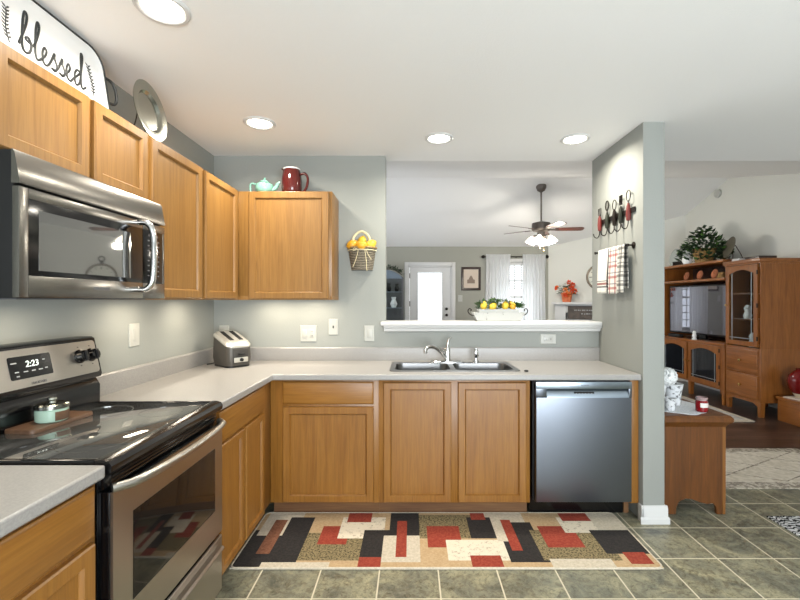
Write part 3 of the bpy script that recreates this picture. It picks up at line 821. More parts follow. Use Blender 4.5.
# ---------------------------------------------------------------- sink and tap
sk = thing('sink', 'stainless double-bowl sink set into the worktop', 'sink', (.285, 2.94, .914))
midx = .275
b1 = rrect(sx0+.035, midx-.015, sy0+.03, sy1-.075, .055, 6); b2 = rrect(midx+.020, sx1-.035, sy0+.03, sy1-.075, .055, 6)
bm = newbm(); plate(bm, rrect(sx0, sx1, sy0, sy1, .035, 6), [b1, b2], .9143, .9195); build(bm, 'rim', 'sink', sk, True, bevel=.002)
for lp, nm in ((b1, 'bowl'), (b2, 'bowl')):
    cx = sum(p[0] for p in lp)/len(lp); cy = sum(p[1] for p in lp)/len(lp)
    bm = newbm()
    def sc(q, z): return [(cx+(p[0]-cx)*q, cy+(p[1]-cy)*q, z) for p in lp]
    skin(bm, [sc(1, .918), sc(.985, .905), sc(.96, .77), sc(.93, .742), sc(.86, .735)], False, True)
    bw = build(bm, nm, 'sink', sk, True)
    bm = newbm(); lathe(bm, [(.042, .7355), (.042, .738), (.034, .738), (.020, .7365), (0, .7365)], (cx, cy+.02, 0), 20); build(bm, 'drain', 'chrome', bw, True)
tp = thing('kitchen_tap', 'chrome kitchen tap with a long spout swung left over the sink', 'tap', (.265, 3.108, .9195))
bm = newbm(); lp = rrect(-.125, .125, -.026, .026, .025, 6)
skin(bm, [[(x, y, 0.0003) for x, y in lp], [(x, y, .006) for x, y in lp], [(x*.94, y*.8, .011) for x, y in lp]]); build(bm, 'base_plate', 'chrome', tp)
bm = newbm(); lathe(bm, [(.027, .010), (.025, .03), (.022, .07), (.023, .095), (.019, .108), (0, .112)], seg=20); build(bm, 'body', 'chrome', tp)
bm = newbm(); pts = smoothpath([(-.008, -.008, .035), (-.05, -.05, .085), (-.10, -.105, .122), (-.145, -.150, .128), (-.165, -.170, .112)], 6)
tube(bm, pts, [.016-.004*i/len(pts) for i in range(len(pts))], 12); sp_ = build(bm, 'spout', 'chrome', tp)
bm = newbm(); lathe(bm, [(.014, .088), (.015, .092), (.015, .112), (.011, .116)], (-.166, -.171, 0), 14); build(bm, 'aerator', 'chrome', sp_)
bm = newbm(); pts = smoothpath([(0, 0, .100), (.004, .004, .135), (.012, .010, .165), (.026, .016, .178)], 5)
tube(bm, pts, [.013-.006*i/len(pts) for i in range(len(pts))], 10); build(bm, 'lever', 'chrome', tp)
ss = thing('side_sprayer', 'short chrome side sprayer standing right of the tap', 'sprayer', (.475, 3.112, .9195))
bm = newbm(); lathe(bm, [(.024, .0003), (.023, .008), (.015, .014), (.014, .03)], seg=18); build(bm, 'collar', 'chrome', ss)
bm = newbm(); lathe(bm, [(.012, .028), (.016, .05), (.017, .085), (.013, .098), (.013, .1)], seg=18); tube(bm, [(.012, 0, .075), (.02, 0, .045)], .004, 8); build(bm, 'spray_head', 'chrome', ss)
bm = newbm(); lathe(bm, [(.012, 0), (.015, .004), (.010, .010), (0, .011)], seg=14); tag(build(bm, 'sink_plug', 'black_matte', loc=(.742, 2.735, .9145)), 'tiny dark plug lying on the worktop right of the sink', 'plug')

# ---------------------------------------------------------------- outlets and switches
def plate_thing(name, label, cat, F, u, z, wdt, h, kind):
    root_loc = F.p(u, z, 0); t = thing(name, label, cat, root_loc, 'white wall plates')
    bm = newbm(); F.loops(bm, u-wdt/2, u+wdt/2, z-h/2, z+h/2, [(0, .0006), (0, .003), (.004, .0065)]); cv = build(bm, 'cover_plate', 'plastic', t, True)
    def rect(nm, u0, u1, z0, z1, n1, m='plastic'):
        b = newbm(); F.box(b, u0, u1, z0, z1, .006, n1, .0008); return build(b, nm, m, t, True)
    if kind == 'rocker': rect('rocker', u-.017, u+.017, z-.033, z+.033, .010)
    if kind == 'blank':
        b = newbm(); F.box(b, u-.004, u+.004, z-.01, z+.01, .0065, .012); build(b, 'toggle', 'black_matte', t, True)
    if kind == 'gang':
        rect('rocker', u-.045, u-.012, z-.033, z+.033, .010)
        s = rect('socket', u+.012, u+.045, z-.033, z+.033, .009)
        b = newbm()
        for dz in (.016, -.016):
            for du in (.022, .033): F.box(b, u+du, u+du+.003, z+dz-.004, z+dz+.004, .0088, .0094)
        build(b, 'slots', 'black_matte', s, True)
    if kind == 'flat':
        s = rect('socket', u-.034, u+.034, z-.017, z+.017, .009)
        b = newbm()
        for du in (.016, -.020):
            for dz in (-.006, .004): F.box(b, u+du-.002, u+du+.006, z+dz, z+dz+.0025, .0088, .0094)
        build(b, 'slots', 'black_matte', s, True)
    return t
FKB = Face('y', YB, -1); FLW = Face('x', XL, 1); FFW = Face('y', YF, -1)
plate_thing('wall_plate', 'wide double switch and socket plate under the oak cabinet on the back wall', 'socket', FKB, -.783, 1.119, .125, .125, 'gang')
plate_thing('wall_plate', 'single white plate with a dark dot, slightly higher beside the double plate', 'socket', FKB, -.592, 1.170, .072, .122, 'blank')
plate_thing('light_switch', 'single white switch plate close to the left end of the ledge', 'switch', FKB, -.318, 1.120, .076, .120, 'rocker')
plate_thing('wall_plate', 'sideways white socket under the ledge right of the tap', 'socket', FKB, 1.046, 1.078, .120, .076, 'flat')
plate_thing('light_switch', 'single white switch plate on the left wall behind the stove', 'switch', FLW, 2.305, 1.185, .085, .125, 'rocker')
plate_thing('wall_plate', 'white plate half hidden behind the toaster', 'socket', FKB, -1.425, 1.12, .075, .12, 'rocker')
plate_thing('light_switch', 'small white switch beside the front door', 'switch', FFW, .965, 1.405, .085, .125, 'rocker')

# ---------------------------------------------------------------- toaster
ts_ = thing('toaster', 'grey two-slot toaster with a sloping silvery top in the corner', 'toaster', (-1.262, 2.995, .9145), rot=math.radians(-40))
L0, L1, TW = -.120, .120, .178
def tl(w_, l0, l1, z): return [(x, y, z) for x, y in rrect(l0, l1, -w_/2, w_/2, .045, 6)]
ZA, ZB = .222, .140
def slope(lp, d): return [(x, y, ZA+d+(ZB-ZA)*(x-L0)/(L1-L0)) for x, y, _ in lp]
bm = newbm()
skin(bm, [tl(TW-.008, L0, L1, .012), tl(TW+.006, L0-.004, L1+.004, .06), slope(tl(TW, L0, L1, 0), -.004)], True, True)
build(bm, 'body', mat('grey_toaster_shell', (.30, .285, .265), .42, .2), ts_)
bm = newbm(); lp = tl(TW-.008, L0+.004, L1-.004, 0); skin(bm, [[(x, y, .0005) for x, y, z in lp], [(x, y, .013) for x, y, z in lp]]); build(bm, 'foot_base', 'black_matte', ts_)
bm = newbm()
skin(bm, [slope(tl(TW+.002, L0-.001, L1+.001, 0), -.006), slope(tl(TW+.003, L0-.002, L1+.002, 0), .004), slope(tl(TW-.02, L0+.008, L1-.008, 0), .020), slope(tl(TW-.06, L0+.028, L1-.028, 0), .026)])
tt = build(bm, 'silver_top', 'satin', ts_)
for yy in (-.034, .034):
    bm = newbm(); q = [(-.085, yy-.015), (.070, yy-.015), (.070, yy+.015), (-.085, yy+.015)]
    q = [(x, y, 0) for x, y in q]; skin(bm, [slope(q, .020), slope(q, .0275)]); build(bm, 'slot', 'gap', tt)
bm = newbm(); box(bm, L1-.002, L1+.006, -.055, .055, .03, .125, .004); ep = build(bm, 'end_panel', mat('charcoal_plastic', (.22, .21, .20), .4), ts_)
bm = newbm(); box(bm, L1+.004, L1+.012, -.050, .050, .035, .068, .004); build(bm, 'dial_panel', 'satin', ep)
bm = newbm(); lathe(bm, [(.012, 0), (.011, .012), (0, .013)], (L1+.012, 0, .052), 16, 'x'); build(bm, 'dial', 'black_matte', ep)
bm = newbm(); box(bm, L1+.006, L1+.026, -.022, .022, .085, .097, .004); build(bm, 'lever', 'black_matte', ep)
bm = newbm(); tube(bm, smoothpath([(L0-.002, -.04, .03), (L0-.02, -.055, .012), (L0-.035, -.075, .006), (L0-.03, -.105, .0055)], 6), .004, 8); build(bm, 'power_cord', 'black_matte', ts_)

# ---------------------------------------------------------------- on top of the wall cabinets
tray_org = Vector((-1.335, 1.600, 2.1345))
tv = Vector((-.045, 0, .300)).normalized(); tn = Vector((0, 1, 0)).cross(tv).normalized()
if tn.x < 0: tn = -tn
def TP(u, v, n): return Vector((0, 0, 0))+Vector((0, u, 0))+tv*v+tn*n
tr = thing('enamel_tray', 'white enamel tray lettered with a blessing, leaning above the wall cabinets', 'tray', tray_org)
H = .318; U0, U1 = -.265, .265
bm = newbm()
lo = rrect(U0, U1, .004, H, .075, 6); li = rrect(U0+.022, U1-.022, .026, H-.022, .058, 6)
skin(bm, [[TP(u, v, .006) for u, v in lo], [TP(u, v, .024) for u, v in lo], [TP(u, v, .022) for u, v in rrect(U0+.004, U1-.004, .008, H-.004, .072, 6)], [TP(u, v, .010) for u, v in li]], True, True)
build(bm, 'dish', 'enamel', tr)
bm = newbm(); tube(bm, [TP(u, v, .023) for u, v in lo], .0042, 8, True); build(bm, 'dark_rim', 'ink', tr)
for sgn in (-1, 1):
    bm = newbm(); e = U1 if sgn > 0 else -U0
    tube(bm, smoothpath([TP(sgn*(e-.002), .215, .020), TP(sgn*(e+.03), .212, .028), TP(sgn*(e+.045), .185, .032), TP(sgn*(e+.045), .135, .032), TP(sgn*(e+.03), .108, .028), TP(sgn*(e-.002), .105, .020)], 5), .006, 8)
    build(bm, 'handle', 'ink', tr)
word = [(0, .3), (.42, 1.5), (.52, 2.2), (.36, 2.4), (.24, 1.8), (.22, .45), (.42, .02), (.78, .15), (.9, .6), (.66, .98), (.48, .82), (.82, .70), (1.08, .72),
        (1.36, 1.5), (1.45, 2.1), (1.32, 2.32), (1.2, 1.7), (1.2, .45), (1.36, .02), (1.62, .18),
        (1.95, .55), (2.06, .88), (1.90, 1.05), (1.74, .65), (1.84, .12), (2.12, .03), (2.40, .40),
        (2.70, 1.08), (2.74, .75), (2.95, .32), (2.78, 0), (2.5, .08), (2.78, .06), (3.05, .35),
        (3.36, 1.08), (3.40, .75), (3.61, .32), (3.44, 0), (3.16, .08), (3.46, .06), (3.72, .32),
        (3.98, .60), (4.08, .9), (3.92, 1.05), (3.76, .65), (3.86, .12), (4.14, .03), (4.42, .35),
        (5.0, .95), (4.72, 1.05), (4.50, .6), (4.64, .05), (4.98, .3), (5.16, 1.2), (5.26, 2.2), (5.12, 2.35), (5.10, 1.4), (5.14, .35), (5.28, .02), (5.6, .25)]
sw = .300/5.6
bm = newbm()
wp = smoothpath([(-.150+x*sw+y*.012, .100+y*.066, 0) for x, y in word], 6)
tube(bm, [TP(p.x, p.y, .0108) for p in wp], .0044, 6, flat=1)
build(bm, 'lettering', 'ink', tr)
for side in (-1, 1):
    bm = newbm(); bx = -.182 if side < 0 else .192
    st = [(bx+side*.006*math.sin(i*.5), .100+i*.0135) for i in range(10)]
    tube(bm, [TP(u, v, .0105) for u, v in st], .0018, 6)
    for i, (u, v) in enumerate(st[1:]):
        for s_ in (-1, 1):
            d = Vector((s_*.8, .7)).normalized(); c = Vector((u, v))
            pr = Vector((-d.y, d.x)); L = .018
            q = [c, c+d*L*.5+pr*.0035, c+d*L, c+d*L*.5-pr*.0035]
            skin(bm, [[TP(a.x, a.y, .0102) for a in q], [TP(a.x, a.y, .0112) for a in q]])
    build(bm, 'leaf_sprig', 'ink', tr)
pl = thing('pewter_plate', 'shiny pewter plate propped upright on the wall cabinets beside the tray', 'plate', (-1.27, 2.04, 2.1345))
mt = Euler((0, math.radians(83), math.radians(2))).to_matrix()
bm = newbm(); lathe(bm, [(0, .002), (.085, .002), (.095, .014), (.135, .020), (.139, .024), (.134, .025), (.096, .019), (.084, .007), (0, .006)], (0, 0, .143), 48, cap0=False, cap1=False, mtx=mt)
build(bm, 'dish', 'pewter', pl)
bm = newbm()
for k in range(12):
    a = 2*PI*k/12; p = mt @ Vector((.118*math.cos(a), .118*math.sin(a), .0185)); ell(bm, p+Vector((0, 0, .143)), .004, .004, .004, 8, 6)
build(bm, 'rim_studs', 'pewter', pl)
bm = newbm()
for s_ in (-1, 1):
    tube(bm, smoothpath([(.035, s_*.05, .018), (.02, s_*.05, .004), (-.06, s_*.045, .004), (-.03, s_*.04, .07), (-.022, s_*.03, .14)], 5), .0025, 6)
build(bm, 'wire_stand', 'iron', pl)

tpz = 2.1345
tpot = thing('teapot', 'small mint green teapot on the back wall cabinet', 'teapot', (-1.058, 3.07, tpz))
bm = newbm(); lathe(bm, [(.035, 0.0005), (.040, .004), (.060, .025), (.066, .050), (.058, .074), (.036, .088), (.030, .09)], seg=28); build(bm, 'body', 'mint', tpot)
bm = newbm(); lathe(bm, [(.038, .088), (.034, .095), (.012, .106), (.007, .110), (.010, .117), (.006, .123), (0, .124)], seg=24); build(bm, 'lid', 'mint', tpot)
bm = newbm(); tube(bm, smoothpath([(.052, 0, .035), (.082, 0, .050), (.096, 0, .078), (.112, 0, .092)], 5), [.018-.010*i/15 for i in range(16)], 10); build(bm, 'spout', 'mint', tpot)
bm = newbm(); tube(bm, smoothpath([(-.054, 0, .072), (-.092, 0, .082), (-.104, 0, .060), (-.098, 0, .02), (-.094, 0, .004)], 5), .007, 8); build(bm, 'handle', 'mint', tpot)
PS = .90
pit = thing('pitcher', 'glossy oxblood pitcher with a handle, standing right of the teapot', 'pitcher', (-.862, 3.075, tpz))
bm = newbm(); lathe(bm, [(.066, 0.0005), (.074, .01), (.080, .06), (.079, .12), (.070, .175), (.064, .20), (.067, .207), (.061, .205), (.058, .19), (.06, .12)], seg=32, cap1=False)
build(bm, 'body', 'red_glaze', pit)
bm = newbm(); lathe(bm, [(.064, .200), (.0678, .207), (.064, .211), (.060, .206)], seg=32, cap0=False, cap1=False); build(bm, 'pale_rim', 'enamel', pit)
bm = newbm(); tube(bm, smoothpath([(.070, 0, .165), (.105, 0, .172), (.128, 0, .135), (.122, 0, .075), (.098, 0, .028), (.076, 0, .024)], 6), .010, 10); build(bm, 'handle', 'red_glaze', pit)
bm = newbm(); prism(bm, [(-.066, .192), (-.066, .208), (-.084, .207)], 'y', -.016, .016); build(bm, 'lip', 'red_glaze', pit)
pit.scale = (PS, PS, PS)

# ---------------------------------------------------------------- wall basket of lemons
bk = thing('wall_basket', 'woven basket hung on the back wall right of the oak cabinet', 'basket', (-.372, YB-.001, 1.60))
def halfb(w_, d, z, n=16): return [(w_*math.cos(PI+PI*i/n), d*math.sin(PI+PI*i/n)-.004, z) for i in range(n+1)]
bm = newbm()
skin(bm, [halfb(.080, .075, 0), halfb(.092, .084, .07), halfb(.106, .098, .165), halfb(.109, .101, .17)], True, False)
skin(bm, [halfb(.102, .094, .168), halfb(.098, .088, .15)], False, True)
build(bm, 'body', 'basket', bk)
bm = newbm(); tube(bm, halfb(.109, .101, .170), .006, 8); build(bm, 'rim', 'wicker', bk)
bm = newbm(); tube(bm, smoothpath([(-.066, -.075, .168), (-.056, -.05, .25), (0, -.04, .292), (.056, -.05, .25), (.066, -.075, .168)], 6), .009, 8); build(bm, 'hoop_handle', 'raffia', bk)
bm = newbm()
tube(bm, halfb(.107, .099, .150), .004, 6)
for pts in ([(-.02, -.100, .15), (-.05, -.098, .16), (-.055, -.095, .14), (-.02, -.100, .148), (-.035, -.098, .08), (-.06, -.09, .02)], [(.04, -.095, .15), (.055, -.09, .11), (.075, -.075, .08)], [(.03, -.098, .15), (.04, -.094, .07), (.045, -.088, -.01)]):
    tube(bm, smoothpath(pts, 5), .0025, 6)
build(bm, 'raffia_tie', 'raffia', bk)
def lemon_bm(s=1):
    bm = newbm(); lathe(bm, [(0, -.046*s), (.006*s, -.042*s), (.018*s, -.034*s), (.030*s, -.016*s), (.033*s, 0), (.029*s, .018*s), (.018*s, .034*s), (.007*s, .042*s), (0, .046*s)], seg=16); return bm
for (dx, dy, dz, mm, rx, lab) in ((-.070, -.050, .192, 'orange_fruit', 1.2, 'deep yellow lemon at the left of the wall basket'), (.000, -.030, .215, 'lemon', .25, 'large yellow lemon standing in the middle of the wall basket'),
                              (.068, -.050, .192, 'lemon', 1.0, 'yellow lemon at the right of the wall basket'), (.006, -.083, .182, 'orange_fruit', 1.5, 'lemon at the front of the wall basket, lowest of the four')):
    o = tag(build(lemon_bm(1.08), 'lemon', mm, loc=(-.370+dx, YB+dy, 1.60+dz)), lab, 'lemon', 'lemons in the wall basket'); o.rotation_euler = (0, rx, .3)

# ---------------------------------------------------------------- planter on the ledge
pt = thing('trough_planter', 'white distressed trough planter with scroll handles on the ledge', 'planter', (.675, 3.305, 1.2125))
bm = newbm()
def rc(a, b, z): return [(-a, -b, z), (a, -b, z), (a, b, z), (-a, b, z)]
skin(bm, [rc(.165, .045, 0.0005), rc(.200, .060, .068), rc(.193, .054, .068), rc(.185, .05, .05)]); build(bm, 'trough', mottled('distressed_white', (.45, .44, .41), (.74, .74, .72), 30, .30, .38, .6), pt)
bm = newbm(); skin(bm, [rc(.150, .047, .055), rc(.158, .052, .092), rc(.150, .046, .092), rc(.146, .044, .08)]); build(bm, 'inner_box', 'enamel_grey', pt)
for s_ in (-1, 1):
    bm = newbm(); tube(bm, smoothpath([(s_*.186, 0, .04), (s_*.215, 0, .05), (s_*.232, 0, .075), (s_*.222, 0, .095), (s_*.206, 0, .088), (s_*.212, 0, .075)], 6), .004, 8); build(bm, 'scroll_handle', 'iron', pt)
bm = newbm()
for k in range(520):
    x = rnd(-.165, .185); y = rnd(-.045, .045); z = .10+rnd(-.01, .068)*(1-abs(x)/.30)
    leafshape(bm, (x, y, z), (rnd(-1, 1)+x*3, rnd(-1.2, .6), rnd(-.1, 1)), (rnd(-.3, .3), rnd(-.3, .3), 1), rnd(.022, .042), rnd(.014, .022), mi=random.choice((0, 0, 0, 1)))
build(bm, 'foliage', ['leaf', 'leaf_grey'], pt)
for (dx, dz, rx, mm, lab) in ((-.115, .118, .2, 'lemon', 'yellow lemon at the left end of the ledge planter'), (-.045, .112, 1.0, 'lemon', 'smaller yellow lemon among leaves, second from left in the ledge planter'), (.050, .118, .15, 'lemon', 'upright yellow lemon right of the middle of the ledge planter'), (.105, .116, -.4, 'orange_fruit', 'golden lemon near the right end of the ledge planter')):
    o = tag(build(lemon_bm(.82), 'lemon', mm, loc=(.675+dx, 3.305-.035, 1.2125+dz)), lab, 'lemon', 'lemons in the ledge planter'); o.rotation_euler = (0, rx, .2)

# ---------------------------------------------------------------- pillar: hook rack, towels
FP = Face('x', 1.432, -1)
hr = thing('hook_rack', 'iron hook rack of kitchen-tool shapes on the pillar', 'hook rack', (1.432, 2.97, 1.955))
bm = newbm(); FP.box(bm, 2.705, 3.225, 1.940, 1.972, .001, .010, .002); build(bm, 'rail', 'iron', hr, True)
spec = [(3.185, 'red_handle', 'fork', .105), (3.065, 'green_handle', 'spoon', .135), (2.955, 'iron', 'loop', .115), (2.865, 'green_handle', 'spatula', .125), (2.765, 'red_handle', 'loop', .135)]
for y, mm, kind, h in spec:
    x = 1.432-.018
    bm = newbm(); lathe(bm, [(.006, -.065), (.013, -.06), (.016, -.02), (.012, .03), (.007, .045), (.007, .05)], (x, y, 1.955), 12)
    hk = build(bm, 'tool_handle', mm, hr, True)
    bm = newbm(); zt = 1.955+h
    if kind in ('loop', 'spoon'):
        tube(bm, [(x, y, 2.0), (x, y, zt-.07)], .0035, 6)
        tube(bm, [(x, y+.026*math.cos(a), zt-.036+.036*math.sin(a)) for a in [2*PI*i/20 for i in range(20)]], .0032, 6, True)
        if kind == 'spoon': tube(bm, [(x, y+.013*math.cos(a), zt-.036+.033*math.sin(a)) for a in [2*PI*i/20 for i in range(20)]], .0025, 6, True)
    elif kind == 'spatula':
        tube(bm, [(x, y, 2.0), (x, y, zt-.07)], .0035, 6)
        box(bm, x-.003, x+.003, y-.018, y+.018, zt-.065, zt-.050)
        for q in (-.018, -.002, .014): box(bm, x-.003, x+.003, y+q, y+q+.004, zt-.051, zt-.003)
        box(bm, x-.003, x+.003, y-.018, y+.018, zt-.004, zt)
    else:
        tube(bm, [(x, y, 2.0), (x, y, zt-.06)], .0035, 6)
        for q in (-.02, 0, .02): tube(bm, smoothpath([(x, y, zt-.065), (x, y+q, zt-.045), (x, y+q, zt)], 4), .003, 6)
    build(bm, 'tool_head', 'iron', hk, True)
    bm = newbm(); tube(bm, smoothpath([(x, y, 1.895), (x-.004, y, 1.86), (x-.022, y-.006, 1.838), (x-.045, y-.012, 1.846), (x-.052, y-.014, 1.868)], 5), .0035, 6); build(bm, 'hook', 'iron', hk, True)
tbz = 1.728
br_ = thing('towel_bar', 'thin iron towel bar on the pillar below the hook rack', 'towel bar', (1.432, 2.99, tbz))
bm = newbm(); tube(bm, [(1.393, 2.725, tbz), (1.393, 3.215, tbz)], .0055, 10); build(bm, 'bar', 'iron', br_, True)
for y in (2.73, 3.21):
    bm = newbm(); lathe(bm, [(.022, -.001), (.022, -.005), (.012, -.010), (.006, -.016), (.006, -.034), (.010, -.036), (.010, -.044), (0, -.045)], (1.432, y, tbz), 16, 'x'); build(bm, 'wall_mount', 'iron', br_, True)
def towel(name, label, y0, y1, drop, m, thick=.012, seed=0, back=None):
    rs = random.Random(seed); ny, nz = 18, 20
    bm = newbm(); xb = 1.393
    def prof(j):   # path over the bar: front bottom -> top -> back bottom
        pts = []
        bd = back or drop*.9
        for k in range(nz): pts.append((-.0115, -drop+drop*k/(nz-1)))
        for k in range(1, 6): a = PI-PI*k/6; pts.append((.0115*math.cos(a), .0115*math.sin(a)))
        for k in range(nz): pts.append((.0115, -bd*k/(nz-1)))
        return pts
    P0 = prof(0); grid = []
    for i in range(ny+1):
        f = i/ny; row = []
        for q, (dx, dz) in enumerate(P0):
            dep = min(1, max(0, -dz)/.2)
            wob = .005*math.sin(f*9+seed)*dep + .003*math.sin(f*17+seed*2)*dep
            pinch = 1-.06*dep*math.sin(f*PI)
            y = (y0+y1)/2+((f-.5)*(y1-y0))*(1-.04*dep)
            row.append(bm.verts.new((xb+dx*1.0-(abs(wob)+.006*dep)*(1 if dx < 0 else -.6)-.0, y, tbz+dz)))
        grid.append(row)
    for i in range(ny):
        for j in range(len(P0)-1): bm.faces.new((grid[i][j], grid[i+1][j], grid[i+1][j+1], grid[i][j+1]))
    o = build(bm, name, m, loc=(xb, (y0+y1)/2, tbz-drop), world=True, sharp=80)
    s_ = o.modifiers.new('cloth', 'SOLIDIFY'); s_.thickness = .003; s_.offset = 0
    return tag(o, label, 'towel', 'towels on the pillar bar')
towel('hand_towel', 'white towel with a dark red band at its hem, farther left on the bar', 2.975, 3.135, .305, 'banded', seed=1)
towel('hand_towel', 'red and white checked towel in the middle of the bar', 2.836, 2.962, .310, 'plaid_red', seed=2)
towel('hand_towel', 'black and white checked towel nearest the end of the bar', 2.752, 2.833, .305, 'plaid_black', seed=3)

# ---------------------------------------------------------------- runner rug with patchwork of rectangles
nx, ny = 150, 38; rx0, rx1, ry0, ry1 = -.925, 1.290, 2.168, 2.728
rects = [  # u0,u1 (0..150 left->right), v0,v1 (0 near..38 far), material
 (0, 150, 0, 38, 0),
 (0, 22, 0, 24, 2), (2, 17, 20, 38, 1), (12, 22, 14, 34, 2), (6, 11, 8, 32, 5),
 (22, 44, 4, 22, 4), (28, 44, 22, 36, 0), (27, 38, 14, 27, 3), (34, 52, 18, 34, 6), (36, 46, 30, 38, 3), (44, 56, 5, 24, 2),
 (44, 52, 0, 6, 3), (54, 66, 18, 38, 2), (52, 66, 3, 20, 1), (57, 61, 6, 31, 3),
 (66, 88, 18, 36, 4), (69, 82, 12, 27, 3), (70, 92, 0, 10, 0), (76, 100, 4, 17, 6), (88, 100, 28, 38, 1), (86, 98, 18, 34, 2), (88, 94, 32, 38, 3),
 (84, 95, 0, 7, 3), (98, 112, 3, 20, 2), (96, 110, 16, 38, 1), (100, 104, 10, 32, 3), (104, 112, 12, 30, 2),
 (110, 138, 4, 24, 4), (112, 126, 24, 36, 0), (114, 128, 12, 27, 3), (124, 142, 22, 34, 6), (126, 138, 31, 38, 3), (134, 150, 8, 24, 2),
 (138, 150, 24, 38, 1), (140, 148, 2, 9, 3), (112, 134, 0, 5, 1), (10, 34, 0, 3, 1)]
cells = [[0]*ny for _ in range(nx)]
for a, b, c, d, k in rects:
    for i in range(a, min(b, nx)):
        for j in range(c, min(d, ny)): cells[i][j] = k
bm = newbm()
def rpt(i, j, z): return (rx0+(rx1-rx0)*i/nx, ry0+(ry1-ry0)*j/ny, z)
top = [[bm.verts.new(rpt(i, j, .010)) for j in range(ny+1)] for i in range(nx+1)]
for i in range(nx):
    for j in range(ny):
        f = bm.faces.new((top[i][j], top[i+1][j], top[i+1][j+1], top[i][j+1])); f.material_index = cells[i][j]
lp = [rpt(0, 0, 0), rpt(nx, 0, 0), rpt(nx, ny, 0), rpt(0, ny, 0)]
skin(bm, [[(p[0], p[1], .0012) for p in lp], [(p[0], p[1], .0099) for p in lp]], True, False, mi=1)
rr_ = build(bm, 'runner_rug', RUG, loc=((rx0+rx1)/2, (ry0+ry1)/2, 0), world=True)
tag(rr_, 'long runner rug patterned with rust, black and cream rectangles before the sink', 'rug')
bm = newbm(); tube(bm, [(x, y, .0062) for x, y in rrect(rx0, rx1, ry0, ry1, .03)], .0062, 8, True); build(bm, 'bound_edge', RUG[1], rr_, True)
# ================================================================ living room
# ---------------------------------------------------------------- ceiling fan
fx, fy = 1.96, 6.40
fz = zc(fy)
fan = thing('ceiling_fan', 'ceiling fan with a lit cluster of frosted glass shades in the living room', 'ceiling fan', (fx, fy, fz))
bm = newbm(); lathe(bm, [(.075, .02), (.075, -.02), (.055, -.065), (.022, -.085), (.016, -.09)], seg=24); build(bm, 'canopy', 'bronze', fan)
bm = newbm(); lathe(bm, [(.0125, -.08), (.0125, -.56)], seg=12); build(bm, 'downrod', 'bronze', fan)
mzo = -.545
bm = newbm(); lathe(bm, [(.02, mzo+.02), (.09, mzo), (.135, mzo-.012), (.14, mzo-.10), (.12, mzo-.13), (.06, mzo-.145), (.055, mzo-.20), (.075, mzo-.215), (.05, mzo-.24), (0, mzo-.245)], seg=32); mo = build(bm, 'motor', 'bronze', fan)
for k in range(5):
    a = 2*PI*k/5+math.radians(-6)
    R_ = Matrix.Rotation(a, 3, 'Z')
    bm = newbm(); pts = []
    lp = [(.20, -.045), (.25, -.055), (.55, -.066), (.60, -.058), (.62, -.03), (.62, .03), (.60, .058), (.55, .066), (.25, .055), (.20, .045)]
    tilt = Matrix.Rotation(math.radians(-13), 3, 'X')
    def fp(x, y, z): return R_ @ (tilt @ Vector((x, y, z))) + Vector((0, 0, mzo-.105))
    skin(bm, [[fp(x, y, -.003) for x, y in lp], [fp(x, y, .003) for x, y in lp]]); bl = build(bm, 'blade', 'blade_wood', fan)
    bm = newbm(); lp = [(.10, -.018), (.20, -.03), (.26, -.012), (.26, .012), (.20, .03), (.10, .018)]
    skin(bm, [[fp(x, y, -.009) for x, y in lp], [fp(x, y, -.0035) for x, y in lp]]); build(bm, 'blade_iron', 'bronze', bl)
for k in range(4):
    a = PI/4+k*PI/2+.3; c = Vector((math.cos(a), math.sin(a), 0))
    bm = newbm(); tube(bm, smoothpath([c*.05+Vector((0, 0, mzo-.2)), c*.10+Vector((0, 0, mzo-.19)), c*.125+Vector((0, 0, mzo-.215))], 5), .008, 8); ar = build(bm, 'lamp_arm', 'bronze', fan)
    ax = (c*.45+Vector((0, 0, -1))).normalized(); mt = ax.to_track_quat('Z', 'Y').to_matrix()
    bm = newbm(); lathe(bm, [(.022, 0), (.030, .015), (.055, .055), (.062, .085), (.074, .11), (.071, .11), (.058, .085), (.02, .02)], c*.125+Vector((0, 0, mzo-.21)), 24, mtx=mt, cap1=False); build(bm, 'glass_shade', 'shade', fan)
    d = bpy.data.lights.new('fan_bulb', 'POINT'); d.energy = P_FAN; d.color = (1, .93, .82); d.shadow_soft_size = .05
    o = bpy.data.objects.new('fan_bulb', d); COL.objects.link(o); o.parent = fan; o.location = c*.2+Vector((0, 0, mzo-.36))
bm = newbm()
for x in (.03, -.03):
    tube(bm, [(x, -.03, mzo-.22), (x, -.03, mzo-.42 if x > 0 else mzo-.38)], .002, 6); ell(bm, (x, -.03, mzo-.43 if x > 0 else mzo-.39), .007, .007, .014, 8, 6)
build(bm, 'pull_chains', 'brass', fan)

